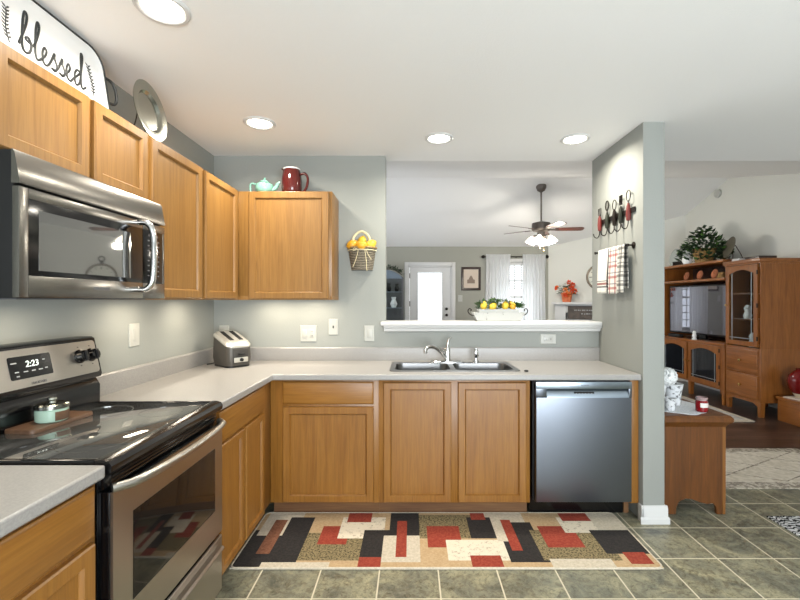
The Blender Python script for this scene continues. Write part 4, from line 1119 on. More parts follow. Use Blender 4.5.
# ---------------------------------------------------------------- curtains and rod
rod = thing('curtain_rod', 'dark curtain rod with ball finials above the living room window', 'curtain rod', (2.05, YF-.08, 2.215))
bm = newbm(); tube(bm, [(1.42, YF-.08, 2.215), (2.62, YF-.08, 2.215)], .012, 10); build(bm, 'pole', 'iron', rod, True)
for x in (1.40, 2.64):
    bm = newbm(); ell(bm, (x, YF-.08, 2.215), .035, .032, .032); build(bm, 'finial', 'iron', rod, True)
for x in (1.46, 2.05, 2.58):
    bm = newbm(); tube(bm, [(x, YF-.005, 2.205), (x, YF-.08, 2.203)], .007, 6); build(bm, 'bracket', 'iron', rod, True)
def curtain(label, x0, x1, seed):
    bm = newbm(); n_ = 90; rows = 14; rs = random.Random(seed); ph = rs.random()*6; g = []
    for j in range(rows+1):
        z = 2.26-(2.26-.03)*j/rows; amp = .012+.022*min(1, j/4)
        r_ = []
        for i in range(n_+1):
            f = i/n_; u = f+.010*math.sin(f*23+ph)
            y = YF-.095-(.0 if j else 0)+amp*math.sin(u*2*PI*7+ph+.25*math.sin(j*.5))*(.7+.3*math.sin(f*11+ph))
            if j in (0, 1): y = YF-.098+.008*math.sin(u*2*PI*14)
            r_.append(bm.verts.new((x0+(x1-x0)*f+.006*math.sin(j*.7+f*9), y-.018, z)))
        g.append(r_)
    for j in range(rows):
        for i in range(n_): bm.faces.new((g[j][i], g[j][i+1], g[j+1][i+1], g[j+1][i]))
    o = build(bm, 'curtain', 'sheer', loc=((x0+x1)/2, YF-.11, .03), world=True, sharp=80)
    return tag(o, label, 'curtain', 'white sheer curtains')
curtain('white sheer curtain on the left side of the window', 1.45, 1.92, 3)
curtain('white sheer curtain on the right side of the window', 2.16, 2.60, 8)

# ---------------------------------------------------------------- framed picture
pf = thing('framed_picture', 'small dark-framed print of a building between front door and curtains', 'picture', (1.175, YF, 1.79))
bm = newbm(); FB.loops(bm, .985, 1.365, 1.565, 2.02, [(0, .001), (0, .022), (.012, .028), (.045, .016), (.045, .006)], True, False); build(bm, 'frame', 'dark_wood', pf, True)
bm = newbm(); FB.box(bm, 1.025, 1.325, 1.605, 1.98, .004, .008); mt_ = build(bm, 'print', 'paper', pf, True)
bm = newbm(); prism(bm, [(1.10, 1.70), (1.25, 1.70), (1.25, 1.77), (1.22, 1.78), (1.20, 1.83), (1.175, 1.86), (1.15, 1.83), (1.13, 1.78), (1.10, 1.77)], 'y', YF-.0095, YF-.0078); build(bm, 'drawn_building', mat('sepia_ink', (.52, .45, .40), .7), mt_, True)

# ---------------------------------------------------------------- curio cabinet by the door
cu = thing('curio_cabinet', 'dark-framed glass curio cabinet with an arched top left of the front door', 'display cabinet', (-.47, 8.12, 0))
c0, c1_, cy0, cy1 = -.80, -.145, 7.95, 8.31
arch = [(c0+(c1_-c0)*i/12, 1.80+.14*math.sin(PI*i/12)) for i in range(13)]
bm = newbm()
for x in (c0, c1_-.03):
    for y in (cy0, cy1-.03): box(bm, x, x+.03, y, y+.03, .001, 1.80)
box(bm, c0, c1_, cy0, cy1, .001, .12); prism(bm, [(x, z) for x, z in arch]+[(c1_-.03, 1.77), (c0+.03, 1.77)], 'y', cy0, cy0+.025)
prism(bm, arch, 'y', cy1-.02, cy1); box(bm, c0, c1_, cy1-.015, cy1, .1, 1.8)
skin(bm, [[(x, cy0, z) for x, z in arch], [(x, cy1, z) for x, z in arch]], False, False, closed=False)
build(bm, 'frame', mat('pewter_grey_frame', (.30, .30, .31), .4), cu, True)
bm = newbm(); prism(bm, arch[1:-1]+[(c1_-.02, 1.775), (c0+.02, 1.775)], 'y', cy0-.004, cy0-.001); build(bm, 'arched_crest', mat('slate_blue_glass', (.42, .47, .52), .1), cu, True)
bm = newbm(); box(bm, c0+.03, c1_-.03, cy0+.004, cy0+.008, .12, 1.80)
build(bm, 'glass_door', 'glass', cu, True)
for z in (.5, .9, 1.22, 1.52):
    bm = newbm(); box(bm, c0+.012, c1_-.012, cy0+.03, cy1-.02, z, z+.012); build(bm, 'shelf', mat('curio_shelf', (.55, .6, .65), .2), cu, True)
for i, (x, z, h, r, mm, lab) in enumerate(((-.42, 1.532, .16, .045, 'black', 'dark vase on the upper shelf of the curio cabinet, left'), (-.27, 1.532, .15, .045, 'black', 'dark vase on the upper shelf of the curio cabinet, right'), (-.33, 1.232, .20, .07, 'enamel', 'white vase on the shelf below in the curio cabinet'))):
    bm = newbm(); lathe(bm, [(r*.6, .0005), (r, h*.35), (r*.5, h*.75), (r*.7, h), (r*.6, h)], seg=20); tag(build(bm, 'vase', mm, loc=(x, 8.12, z)), lab, 'vase')
gl = thing('leaf_garland', 'dark leafy garland lying on top of the curio cabinet', 'garland', (-.42, 8.1, 1.94))
bm = newbm()
tube(bm, smoothpath([(-.28, 0, -.08), (-.1, 0, .015), (.1, 0, .01), (.25, 0, -.09)], 6), .006, 6); build(bm, 'stem', 'iron', gl)
bm = newbm()
for k in range(160):
    f = rnd(-.28, .26); leafshape(bm, (f, rnd(-.06, .06), .02-abs(f)*abs(f)*1.5+rnd(0, .05)), (rnd(-1, 1), rnd(-1, 1), rnd(-.2, 1)), (0, rnd(-.4, .4), 1), rnd(.04, .07), .03)
build(bm, 'leaves', 'leaf_dark', gl)

# ---------------------------------------------------------------- fireplace, sign, flowers, wall clock
def aw(t, u, z=0):   # along the chimney wall from its left end, out from it, height
    p = A0+ad*t+an*u; return Vector((p.x, p.y, z))
U2, V2 = Vector((ad.x, ad.y, 0)), Vector((an.x, an.y, 0))
def abox(bm, t0, t1, u0, u1, z0, z1):
    lp = [(t0, u0), (t1, u0), (t1, u1), (t0, u1)]
    skin(bm, [[aw(t, u, z0) for t, u in lp], [aw(t, u, z1) for t, u in lp]])
fp_ = thing('fireplace', 'white fireplace surround with a mantel shelf against the angled wall', 'fireplace', aw(.9, .01, 0))
bm = newbm(); abox(bm, .17, .36, .003, .22, .001, 1.28); abox(bm, 1.35, 1.54, .003, .22, .001, 1.28); build_split(bm, 'pilaster', 'white', fp_, True)
bm = newbm(); abox(bm, .36, 1.35, .003, .20, 1.14, 1.28); abox(bm, .36, 1.35, .003, .03, .0, 1.14); build(bm, 'frieze', 'white', fp_, True)
bm = newbm(); abox(bm, .12, 1.60, .003, .32, 1.30, 1.335); abox(bm, .15, 1.57, .003, .245, 1.28, 1.30); build(bm, 'mantel_shelf', 'white', fp_, True)
bm = newbm(); abox(bm, .37, 1.34, .031, .10, .001, .80); build(bm, 'firebox', 'black_matte', fp_, True)
sg = thing('wood_sign', 'grey-brown lettered board under the mantel shelf', 'sign', aw(.85, .21, 1.06))
bm = newbm(); abox(bm, .40, 1.31, .205, .222, 1.02, 1.265); build(bm, 'board', 'slate', sg, True)
bm = newbm()
for r_, (z, t0, t1) in enumerate(((1.185, .52, .98), (1.12, .64, .90))):
    t_ = t0; rs = random.Random(r_+4)
    while t_ < t1:
        L = rs.uniform(.012, .03); abox(bm, t_, t_+L, .2225, .2240, z-.012*rs.uniform(.6, 1), z+.012*rs.uniform(.6, 1.2)); t_ += L+rs.uniform(.008, .022)
build(bm, 'faded_lettering', 'mark', sg, True)
q = aw(.38, .19, 1.3355)
fl = thing('flower_pot', 'terracotta pot of coral red flowers on the mantel shelf', 'flowers', q)
bm = newbm(); lathe(bm, [(.075, .0005), (.10, .15), (.106, .155), (.104, .18), (.095, .18), (.09, .15)], seg=20); build(bm, 'pot', 'terracotta', fl)
bm = newbm()
for k in range(90):
    a = rnd(0, 2*PI); r = rnd(0, .15); z = rnd(.18, .34)-r*.4
    leafshape(bm, (r*math.cos(a), r*math.sin(a)*.7, z), (math.cos(a), math.sin(a), rnd(-.3, .9)), (0, 0, 1), rnd(.05, .09), .035, mi=random.choice((0, 0, 1)))
for k, (x, y, z, r) in enumerate(((-.06, -.09, .22, .06), (.05, -.10, .25, .07), (.09, -.05, .32, .06), (0, -.1, .14, .06), (-.07, -.1, .13, .05), (.12, -.06, .20, .06), (-.20, -.03, .27, .045), (.02, -.05, .37, .05), (-.22, -.05, .25, .035))):
    pm = newbm()
    for i in range(26):
        d = Vector((rnd(-1, 1), rnd(-1, 1), rnd(-1, 1))).normalized(); leafshape(pm, Vector((x, y, z))+d*r*.2, d, (rnd(-1, 1), rnd(-1, 1), 1), r*.9, r*.7)
    build(pm, 'flower_head', 'petal' if k % 3 else 'petal_orange', fl)
build(bm, 'leaves', ['leaf', 'leaf_dark'], fl)
ck = thing('wall_clock', 'round pocket-watch wall clock hung above the mantel, part hidden by the pillar', 'clock', aw(.945, .005, 1.80))
mt = Matrix((U2, Vector((0, 0, 1)), U2.cross(Vector((0, 0, 1))))).transposed()
if (mt @ Vector((0, 0, 1))).dot(V2) < 0: mt = Matrix((-U2, Vector((0, 0, 1)), (-U2).cross(Vector((0, 0, 1))))).transposed()
bm = newbm(); lathe(bm, [(.20, .0), (.245, .005), (.25, .025), (.235, .045), (.215, .045), (.21, .025)], (0, 0, 0), 40, mtx=mt, cap0=True, cap1=False); build(bm, 'case', mat('worn_bronze', (.42, .38, .33), .4, .5), ck)
bm = newbm(); lathe(bm, [(.214, .022), (.214, .026), (0, .026)], (0, 0, 0), 40, mtx=mt, cap0=False); di = build(bm, 'dial', 'dial', ck)
bm = newbm()
for k in range(12):
    a = 2*PI*k/12; L = .05 if k % 3 == 0 else .035
    r0 = .195-L; w2 = .006 if k % 3 == 0 else .004
    s_, c_ = math.sin(a), math.cos(a)
    lp = [(r*s_+w_*c_, r*c_-w_*s_) for r, w_ in ((r0, -w2), (.195, -w2), (.195, w2), (r0, w2))]
    skin(bm, [[mt @ Vector((x, y, .0262)) for x, y in lp], [mt @ Vector((x, y, .028)) for x, y in lp]])
for a, L, w2 in ((4.25, .13, .006), (1.25, .10, .008)):
    s_, c_ = math.sin(a), math.cos(a)
    lp = [(r*s_+w_*c_, r*c_-w_*s_) for r, w_ in ((-.03, -w2), (L, -.002), (L, .002), (-.03, w2))]
    skin(bm, [[mt @ Vector((x, y, .029)) for x, y in lp], [mt @ Vector((x, y, .031)) for x, y in lp]])
build(bm, 'hands_and_hour_marks', 'ink', di)
bm = newbm()
tube(bm, [mt @ Vector((.045*math.cos(a), .335+.045*math.sin(a), .022)) for a in [2*PI*i/24 for i in range(24)]], .009, 8, True)
lathe(bm, [(.028, .24), (.022, .27), (.03, .285), (.018, .30)], (0, 0, 0), 16, mtx=Matrix((mt.col[0], -mt.col[2], mt.col[1])).transposed() if False else mt @ Matrix.Rotation(-PI/2, 3, 'X'))
build(bm, 'crown_ring', 'iron', ck)

# ---------------------------------------------------------------- entertainment centre
ex0, ex1 = 4.075, 4.60
FE = Face('x', ex0, -1)
def arch_door(F, y0, y1, z0, z1, parent, hinge_hi, fw=.055, knob=None, gm='cab_glass'):
    n_ = 12
    ia, ib = y0+fw, y1-fw; rise = .05
    inner = [(ia, z0+fw), (ib, z0+fw), (ib, z1-fw-rise)]+[(ib+(ia-ib)*k/n_, z1-fw-rise+rise*math.sin(PI*k/n_)) for k in range(1, n_)]+[(ia, z1-fw-rise)]
    outer = [(y0, z0), (y1, z0), (y1, z1-.02)]+[(y1+(y0-y1)*k/n_, z1) for k in range(1, n_)]+[(y0, z1-.02)]
    outer[2] = (y1, z1); outer[-1] = (y0, z1)
    bm = newbm()
    LP = [[F.p(u, z, n) for u, z in lp] for lp, n in ((outer, .001), (outer, .018), (inner, .020), (inner, .001))]
    LP.append(LP[0]); skin(bm, LP, False, False); bmesh.ops.remove_doubles(bm, verts=bm.verts[:], dist=1e-5)
    d = build(bm, 'door', 'ent', parent, True)
    bm = newbm(); skin(bm, [[F.p(u, z, .007) for u, z in inner], [F.p(u, z, .010) for u, z in inner]]); build(bm, 'glass_pane', gm, d, True)
    bm = newbm()
    for u in (ia+.04, ib-.04): F.box(bm, u-.004, u+.004, z0+fw, z1-fw-rise*.6, .009, .013)
    F.box(bm, ia, ib, z0+fw+.03, z0+fw+.036, .009, .013)
    build(bm, 'leaded_strips', 'lead', d, True)
    ky = y1-.025 if knob == 'far' else y0+.025
    bm = newbm(); p = F.p(ky, (z0+z1)/2, .02); lathe(bm, [(.008, 0), (.008, -.012), (.014, -.018), (.012, -.026), (0, -.028)], p, 12, 'x'); build(bm, 'knob', 'brass', d, True)
    hy = y0 if knob == 'far' else y1
    bm = newbm()
    for z in (z0+.1*(z1-z0), (z0+z1)/2, z0+.9*(z1-z0)): F.box(bm, hy-.008, hy+.008, z-.025, z+.025, .016, .024)
    build_split(bm, 'hinge', 'iron', d, True)
tw_ = thing('display_tower', 'tall cherry wood display tower with glass door above two drawers', 'cabinet', (4.34, 5.23, 0))
ty0, ty1 = 4.95, 5.505
bm = newbm()
box(bm, ex0+.001, ex1, ty0, ty1, .17, .80, .002)
box(bm, ex1-.02, ex1, ty0, ty1, .8, 1.82)
box(bm, ex0+.001, ex1-.02, ty0, ty0+.02, .8, 1.82); box(bm, ex0+.001, ex1-.02, ty1-.02, ty1, .8, 1.82)
build(bm, 'carcass', 'ent', tw_, True)
bm = newbm(); box(bm, ex0-.030, ex1, ty0-.02, ty1+.012, 1.82, 1.865, .006); box(bm, ex0-.018, ex1, ty0-.010, ty1+.006, 1.805, 1.82); build(bm, 'crown', 'ent_y', tw_, True)
for x in (ex0+.002, ex1-.06):
    for y in (ty0, ty1-.055):
        bm = newbm(); prism(bm, [(y, .17), (y+.055, .17), (y+.045, 0.001), (y+.010, 0.001)], 'x', x, x+.05); build(bm, 'leg', 'ent', tw_, True)
bm = newbm(); prism(bm, [(ty0+.05, .17), (ty0+.055, .12), (ty0+.12, .15), (ty1-.12, .15), (ty1-.055, .12), (ty1-.05, .17)], 'x', ex0+.003, ex0+.02); build(bm, 'apron', 'ent_y', tw_, True)
arch_door(FE, ty0+.03, ty1-.03, .82, 1.80, tw_, True, knob='far', gm='glass')
bm = newbm(); box(bm, ex1-.026, ex1-.021, ty0+.022, ty1-.022, .802, 1.80); build(bm, 'back_lining', 'dark_back', tw_, True)
for z in (1.13, 1.45):
    bm = newbm(); box(bm, ex0+.03, ex1-.03, ty0+.022, ty1-.022, z, z+.012); build(bm, 'shelf', 'ent_y', tw_, True)
for z0, z1 in ((.50, .775), (.205, .475)):
    d = slab(FE, ty0+.035, ty1-.035, z0, z1, tw_, 'ent_y'); bm = newbm(); p = FE.p((ty0+ty1)/2, (z0+z1)/2, .018); lathe(bm, [(.010, 0), (.009, -.014), (.018, -.022), (.016, -.030), (0, -.032)], p, 14, 'x'); build(bm, 'knob', 'brass', d, True)
ey1 = 6.93
cn = thing('media_console', 'low cherry wood media console with arched glass doors under the television', 'console', (4.34, 6.22, 0))
cy0_ = 5.525
bm = newbm(); box(bm, ex0+.002, ex1, cy0_, ey1, .19, .77, .002); build(bm, 'carcass', 'ent', cn, True)
bm = newbm(); box(bm, ex0-.015, ex1, cy0_-.005, ey1, .7705, .80, .004); build(bm, 'top', 'ent_y', cn, True)
for x in (ex0+.004, ex1-.06):
    for y in (cy0_+.004, 6.2, ey1-.06):
        bm = newbm(); prism(bm, [(y, .19), (y+.055, .19), (y+.045, 0.001), (y+.010, 0.001)], 'x', x, x+.05); build(bm, 'leg', 'ent', cn, True)
arch_door(FE, cy0_+.07, 6.22, .22, .76, cn, True, knob='far'); arch_door(FE, 6.26, ey1-.05, .22, .76, cn, True, knob='near')
bg_ = thing('bridge_shelf', 'cherry wood bridge shelf spanning above the television', 'shelf', (4.34, 6.2, 1.64))
bm = newbm(); box(bm, ex0-.03, ex1, ty1+.013, ey1, 1.87, 1.905, .004); build(bm, 'top_board', 'ent_y', bg_, True)
bm = newbm(); box(bm, ex0-.005, ex1-.02, ty1+.013, ey1, 1.635, 1.668, .003); build(bm, 'lower_board', 'ent_y', bg_, True)
bm = newbm(); box(bm, ex1-.02, ex1, ty1+.013, ey1, .801, 1.87); build(bm, 'back_panel', 'dark_wood', bg_, True)
bm = newbm(); box(bm, ex0+.02, ex1-.021, ey1-.025, ey1, .802, 1.87)
box(bm, ex0+.02, ex1-.021, ty1+.013, ty1+.03, 1.668, 1.87); build_split(bm, 'upright', 'ent', bg_, True)
for i, y in enumerate((5.62, 5.92, 6.22, 6.52)):
    bm = newbm(); c = (0, 0, .068); lathe(bm, [(0, 0), (.04, 0), (.066, .010), (.067, .013), (.04, .006), (0, .006)], c, 28, cap0=False, cap1=False, mtx=Euler((0, math.radians(-80), 0)).to_matrix())
    tag(build(bm, 'decorative_plate', 'copper', loc=(4.24, y, 1.669)), 'small copper plate upright in the shelf niche, ' + ('nearest the tower', 'second from the tower', 'third from the tower', 'farthest from the tower')[i], 'plate', 'copper plates above the television')
for y, z, nm in ((5.72, 1.669, 0),):
    bm = newbm(); box(bm, -.05, .05, -.10, .10, 0.0005, .10, .004); tag(build(bm, 'keepsake_box', 'wicker', loc=(4.42, 5.98, 1.669)), 'pale box behind the copper plates in the shelf niche', 'box')
# television
tvr = math.radians(8.9)
tv_o = thing('television', 'flat black television reflecting the window, on the media console', 'television', (4.26, 6.20, .8005), rot=tvr)
bm = newbm(); box(bm, -.03, .02, -.61, .61, .065, .795, .006); build(bm, 'housing', 'black_matte', tv_o)
bm = newbm(); box(bm, -.0335, -.0305, -.585, .585, .09, .772); build(bm, 'screen', 'screen', tv_o)
bm = newbm(); lp = rrect(-.1, .1, -.22, .22, .04); skin(bm, [[(x, y, .0005) for x, y in lp], [(x, y, .012) for x, y in lp]]); box(bm, -.015, .015, -.06, .06, .010, .075); build(bm, 'stand', 'black', tv_o)
bm = newbm(); box(bm, -.04, .04, -.13, .13, .0005, .05, .004); tag(build(bm, 'media_box', 'black_matte', loc=(4.125, 6.62, .8005)), 'small black media box on the console in front of the screen', 'media box')
bm = newbm(); lathe(bm, [(.032, .0005), (.035, .01), (.02, .03), (.03, .06), (.022, .085), (.026, .11), (.012, .13), (0, .132)], seg=16); tag(build(bm, 'figurine', 'enamel', loc=(4.10, 6.15, .8005)), 'little white figurine on the console in front of the screen', 'figurine')
# things inside the tower
for i, (y, z, mm, lab) in enumerate(((5.30, 1.142, 'enamel', 'white figurine on the middle shelf inside the glass tower'), (5.22, .8005, 'enamel', 'white ornament at the bottom inside the glass tower'))):
    bm = newbm(); lathe(bm, [(.04, .0005), (.05, .04), (.03, .09), (.042, .13), (.02, .17), (0, .175)], seg=16); tag(build(bm, 'figurine', mm, loc=(4.2, y, z)), lab, 'figurine')
# on top of the entertainment centre
gp = thing('glass_plate', 'round clear glass plate standing at the far left above the television', 'plate', (4.20, 6.74, 1.9055))
bm = newbm(); lathe(bm, [(0, 0), (.09, 0), (.140, .013), (.140, .017), (.09, .005), (0, .005)], (0, 0, .143), 32, cap0=False, cap1=False, mtx=Euler((0, math.radians(-78), 0)).to_matrix()); build(bm, 'dish', mat('frosted_glass_plate', (.82, .85, .84), .15, 0, Transmission_Weight=.6), gp)
bm = newbm()
for s_ in (-.06, .06): tube(bm, smoothpath([(-.05, s_, .03), (-.05, s_, .004), (.08, s_, .004), (.05, s_, .12)], 5), .004, 6)
build(bm, 'wire_stand', 'brass', gp)
iv = thing('ivy_basket', 'golden wicker basket of trailing ivy on top of the bridge shelf', 'plant', (4.27, 6.20, 1.9055))
bm = newbm(); lathe(bm, [(.10, .0005), (.12, .08), (.15, .20), (.155, .21), (.14, .20), (.11, .18)], seg=24); build(bm, 'basket', 'wicker', iv)
bm = newbm()
for k in range(620):
    a = rnd(0, 2*PI); r = .37*math.sqrt(random.random()); top = .52-1.15*max(0, r-.08)
    z = rnd(max(.14, top-.16), top) if random.random() < .6 or r < .17 else rnd(.01, top)
    if z < .19 and r < .17: r = rnd(.18, .30)
    leafshape(bm, (min(.27, r*math.cos(a)*.72), r*math.sin(a)*1.02, max(.04, z)), (math.cos(a)*(.2 if math.cos(a) > .5 else 1), math.sin(a), rnd(-.5, .9) if z > .12 else rnd(.1, .9)), (rnd(-.4, .4), rnd(-.4, .4), 1), rnd(.06, .10), rnd(.045, .07), mi=random.choice((0, 0, 0, 1)))
build(bm, 'ivy', ['leaf_dark', 'leaf'], iv)
bm = newbm()
for k in range(12):
    a = 2*PI*k/12; tube(bm, smoothpath([(0, 0, .18), (.1*math.cos(a), .13*math.sin(a), .27), (.16*math.cos(a), .24*math.sin(a), .16), (.17*math.cos(a), .27*math.sin(a), .06)], 4), .0025, 5)
build(bm, 'stems', 'leaf_dark', iv)
bm = newbm(); lathe(bm, [(.05, .0005), (.07, .05), (.065, .12), (.045, .17), (.055, .20), (.045, .195)], seg=20); tag(build(bm, 'ceramic_jug', 'enamel', loc=(4.095, 6.30, 1.9055)), 'white jug half covered by the ivy leaves', 'jug')
bm = newbm()
for k in range(14): box(bm, -.02, .02, -.14+k*.02, -.126+k*.02, .0005, .05)
box(bm, -.025, .025, -.145, .145, .05, .058); tag(build(bm, 'small_rack', 'iron', loc=(4.085, 6.47, 1.9055)), 'low dark slotted rack at the front edge of the bridge shelf', 'rack')
dp = thing('display_plate', 'round grey plate on a small easel right of the ivy', 'plate', (4.28, 5.69, 1.9055))
bm = newbm(); lathe(bm, [(0, 0), (.085, 0), (.145, .016), (.148, .022), (.085, .006), (0, .006)], (0, 0, .17), 36, cap0=False, cap1=False, mtx=Euler((0, math.radians(-74), math.radians(-14))).to_matrix()); build(bm, 'dish', mat('dark_plate', (.36, .34, .29), .35), dp)
bm = newbm()
for s_ in (-.07, .07): tube(bm, smoothpath([(-.07, s_, .04), (-.055, s_, .004), (.09, s_*1.3, .004), (.04, s_*.4, .20)], 5), .005, 6)
build(bm, 'easel', 'dark_wood', dp)
for i, (y, z, w_, mm, lab) in enumerate(((5.27, 1.8655, .15, 'dark_wood', 'flat dark box lying on top of the tower'), (5.34, 1.8655, .06, 'white', 'small pale book beside the dark box on the tower'))):
    bm = newbm(); xx = 4.29 if i == 0 else 4.115
    box(bm, -.10 if i == 0 else -.04, .12 if i == 0 else .04, -w_, w_, .0005, .045 if i == 0 else .026, .003); tag(build(bm, 'flat_box' if i == 0 else 'small_book', mm, loc=(xx, y, z)), lab, 'box' if i == 0 else 'book')
bm = newbm(); lathe(bm, [(.062, 0), (.066, -.01), (.062, -.032), (.04, -.040), (0, -.041)], (0, 0, 0), 24, 'x'); tag(build(bm, 'smoke_detector', 'plastic', loc=(XR-.0005, 6.42, 2.985)), 'round white smoke detector high on the right wall', 'smoke detector')

# ---------------------------------------------------------------- rugs
def flat_rug(name, label, x0, x1, y0, y1, field, border, z=.010, bw=.1, loc_z=0):
    t = thing(name, label, 'rug', ((x0+x1)/2, (y0+y1)/2, loc_z))
    bm = newbm(); box(bm, x0, x1, y0, y1, .0008, z*.9, .002); build(bm, 'border', border, t, True)
    bm = newbm(); box(bm, x0+bw, x1-bw, y0+bw, y1-bw, z*.85, z); build(bm, 'field', field, t, True)
    return t
flat_rug('area_rug', 'large pale rug on the dark plank floor before the media console', 1.7, 3.88, 4.79, 7.0, 'rug_area', 'rug_cream', bw=.06)
cr = flat_rug('accent_rug', 'cream rug with a speckled border where tile meets dark planks', 2.12, 3.55, 3.09, 3.92, 'rug_cream', 'rug_border')
bm = newbm()
for (p0, p1) in (((2.25, 3.5), (2.83, 3.82)), ((2.83, 3.82), (3.42, 3.5)), ((3.42, 3.5), (2.83, 3.2)), ((2.83, 3.2), (2.25, 3.5)), ((2.25, 3.2), (3.42, 3.82)), ((2.25, 3.82), (3.42, 3.2))):
    a, b = Vector((*p0, 0)), Vector((*p1, 0)); s_ = (b-a).normalized().cross(Vector((0, 0, 1)))*.006
    skin(bm, [[(q.x, q.y, z) for q in (a+s_, b+s_, b-s_, a-s_)] for z in (.0098, .0108)])
build(bm, 'lattice_lines', 'rug_border', cr, True)
bm = newbm(); box(bm, 2.25, 3.15, 2.05, 2.69, .0008, .009, .002); tag(build(bm, 'door_mat', 'bwmat', loc=(2.7, 2.2, 0), world=True), 'black and white patterned mat at the right edge on the tile', 'mat')

# ---------------------------------------------------------------- sideboard behind the pillar
sb = thing('sideboard', 'brown wooden sideboard with a scalloped side apron behind the pillar', 'sideboard', (1.82, 3.2, 0))
s0, s1, q0, q1 = 1.612, 2.018, 2.725, 3.70
bm = newbm()
wav = [(s1-.003, 0.001), (s1-.045, .001), (s1-.055, .045), (s1-.085, .072)]+[(s0+.30-.20*i/8, .062+.035*math.sin(PI*.5+PI*1.2*i/8)*1) for i in range(9)]
wav = [(s0, .56), (s0, .001), (s0+.085, .001), (s0+.09, .05), (s0+.11, .085), (s0+.15, .102), (s0+.19, .098), (s0+.24, .078), (s0+.29, .066), (s0+.325, .072), (s0+.345, .05), (s0+.35, .001), (s1-.025, .001), (s1-.02, .10), (s1-.02, .56)]
prism(bm, wav, 'y', q0, q0+.022)
build(bm, 'end_panel', 'side', sb, True)
bm = newbm(); prism(bm, [(s1-.020, .001), (s1-.002, .001), (s1, .12), (s1, .56), (s1-.020, .56)], 'y', q0, q0+.05)
prism(bm, [(s1-.020, .001), (s1-.002, .001), (s1, .12), (s1, .56), (s1-.020, .56)], 'y', q1-.05, q1)
build(bm, 'corner_posts', mat('pale_edge_wood', (.48, .31, .13), .45), sb, True)
bm = newbm(); box(bm, s0, s1-.021, q0+.023, q1, .10, .56); box(bm, s0, s0+.08, q1-.03, q1, .001, .1); build(bm, 'carcass', 'side', sb, True)
for y0, y1 in ((q0+.055, (q0+q1)/2-.004), ((q0+q1)/2+.004, q1-.055)):
    bm = newbm(); box(bm, s1-.0205, s1+.002, y0, y1, .13, .54, .003); d = build(bm, 'door', 'side', sb, True)
    bm = newbm(); lathe(bm, [(.008, 0), (.014, .014), (.012, .022), (0, .024)], (s1+.002, (q0+q1)/2+(-.04 if y0 < 3.1 else .04), .36), 12, 'x'); build(bm, 'knob', 'iron', d, True)
bm = newbm()
def so(e, z): return [(s0, q0-e, z), (s1+e, q0-e, z), (s1+e, q1, z), (s0, q1, z)]
skin(bm, [so(0, .5605), so(.006, .575), so(.022, .59), so(.030, .60), so(.030, .622), so(.018, .636), so(.008, .638)]); build(bm, 'top', 'side', sb, True)
zt = .6385
bm = newbm(); lp = [(1.815+.19*math.cos(a)*(1+.03*math.cos(8*a)), 2.99+.26*math.sin(a)*(1+.03*math.cos(8*a))) for a in [2*PI*i/64 for i in range(64)]]
skin(bm, [[(x, y, zt) for x, y in lp], [(x, y, zt+.003) for x, y in lp]]); tag(build(bm, 'lace_runner', 'lace', loc=(1.815, 2.99, zt), world=True), 'white lace mat spread on the sideboard top', 'cloth')
zl = zt+.0035
for x, y, r, h, lab in ((1.725, 2.83, .038, .082, 'small mottled white vase in front on the sideboard'), (1.715, 2.96, .058, .150, 'large mottled white vase next to the pillar on the sideboard'), (1.845, 2.99, .062, .148, 'large mottled white vase on the sideboard behind the red candle')):
    bm = newbm(); lathe(bm, [(r*.68, .0005), (r*.72, .006), (r*.80, h*.5), (r, h), (r*.92, h), (r*.72, h*.5), (r*.6, .02)], seg=28, cap1=True); tag(build(bm, 'vase', 'vase', loc=(x, y, zl)), lab, 'vase')
bm = newbm(); r = bmesh.ops.create_icosphere(bm, subdivisions=4, radius=.062)
for v in bm.verts: v.co *= 1+.035*math.sin(v.co.x*260)*math.sin(v.co.y*260)*math.sin(v.co.z*260)*3
tag(build(bm, 'ornament_ball', 'ball', loc=(1.765, 2.93, zl+.150+.0555)), 'white knobbly ball resting on the vases by the pillar', 'ornament')
cd2 = thing('candle_jar', 'red candle in a glass jar with a pale label on the sideboard', 'candle', (1.915, 2.80, zl))
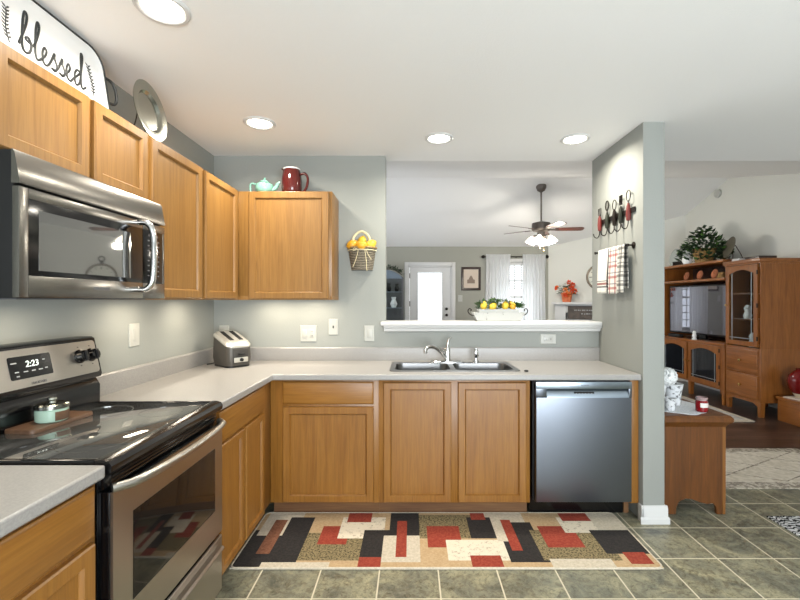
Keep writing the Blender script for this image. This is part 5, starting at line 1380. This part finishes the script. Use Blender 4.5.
bm = newbm(); lathe(bm, [(.031, .0005), (.036, .006), (.037, .062), (.031, .074)], seg=24); cj2 = build(bm, 'red_wax', 'red_wax', cd2)
bm = newbm(); lathe(bm, [(.031, .0745), (.029, .080), (.034, .084), (.034, .094), (.030, .094), (.029, .082)], seg=24, cap1=False); build(bm, 'jar_neck', mat('pinkish_glass', (.80, .70, .70), .05, 0, Transmission_Weight=.5), cd2)
bm = newbm(); ps = [(.0376*math.cos(a), .0376*math.sin(a)) for a in [math.radians(-135+80*i/10) for i in range(11)]]
skin(bm, [[(x, y, .032) for x, y in ps], [(x, y, .060) for x, y in ps]], False, False, closed=False); build(bm, 'paper_label', 'label', cj2)

# ---------------------------------------------------------------- chest with red vase at the right edge
ch = thing('wooden_chest', 'low orange-brown wooden chest at the right edge beside the tower', 'chest', (4.41, 4.45, 0))
bm = newbm(); box(bm, 4.20, 4.62, 4.05, 4.87, .001, .245, .003); build(bm, 'body', 'ent_y', ch, True)
bm = newbm(); box(bm, 4.185, 4.63, 4.04, 4.88, .2455, .275, .004); build(bm, 'lid', 'ent_y', ch, True)
bm = newbm(); box(bm, 4.188, 4.1995, 4.42, 4.50, .20, .245, .002); build(bm, 'clasp', 'iron', ch, True)
bm = newbm(); box(bm, -.10, .10, -.14, .14, .0005, .012, .001); o = tag(build(bm, 'magazine', 'paper', loc=(4.33, 4.68, .2755)), 'magazine lying on the low chest under the red vase', 'magazine'); o.rotation_euler = (0, 0, .25)
rv = thing('red_vase', 'round glossy red vase on the low chest at the right edge', 'vase', (4.335, 4.72, .2885))
bm = newbm(); lathe(bm, [(.05, 0.0005), (.055, .02), (.11, .10), (.125, .18), (.11, .25), (.06, .30), (.045, .31), (.05, .325), (.04, .32)], seg=32); build(bm, 'body', mat('ruby_glaze', (.40, .06, .06), .06), rv)
bm = newbm(); lathe(bm, [(.052, .0006), (.058, .02), (.075, .046), (.074, .048), (.04, .02)], seg=32, cap0=False, cap1=False); build(bm, 'pale_foot', mat('cream_glaze', (.72, .66, .56), .3), rv)
bpy.context.view_layer.update()
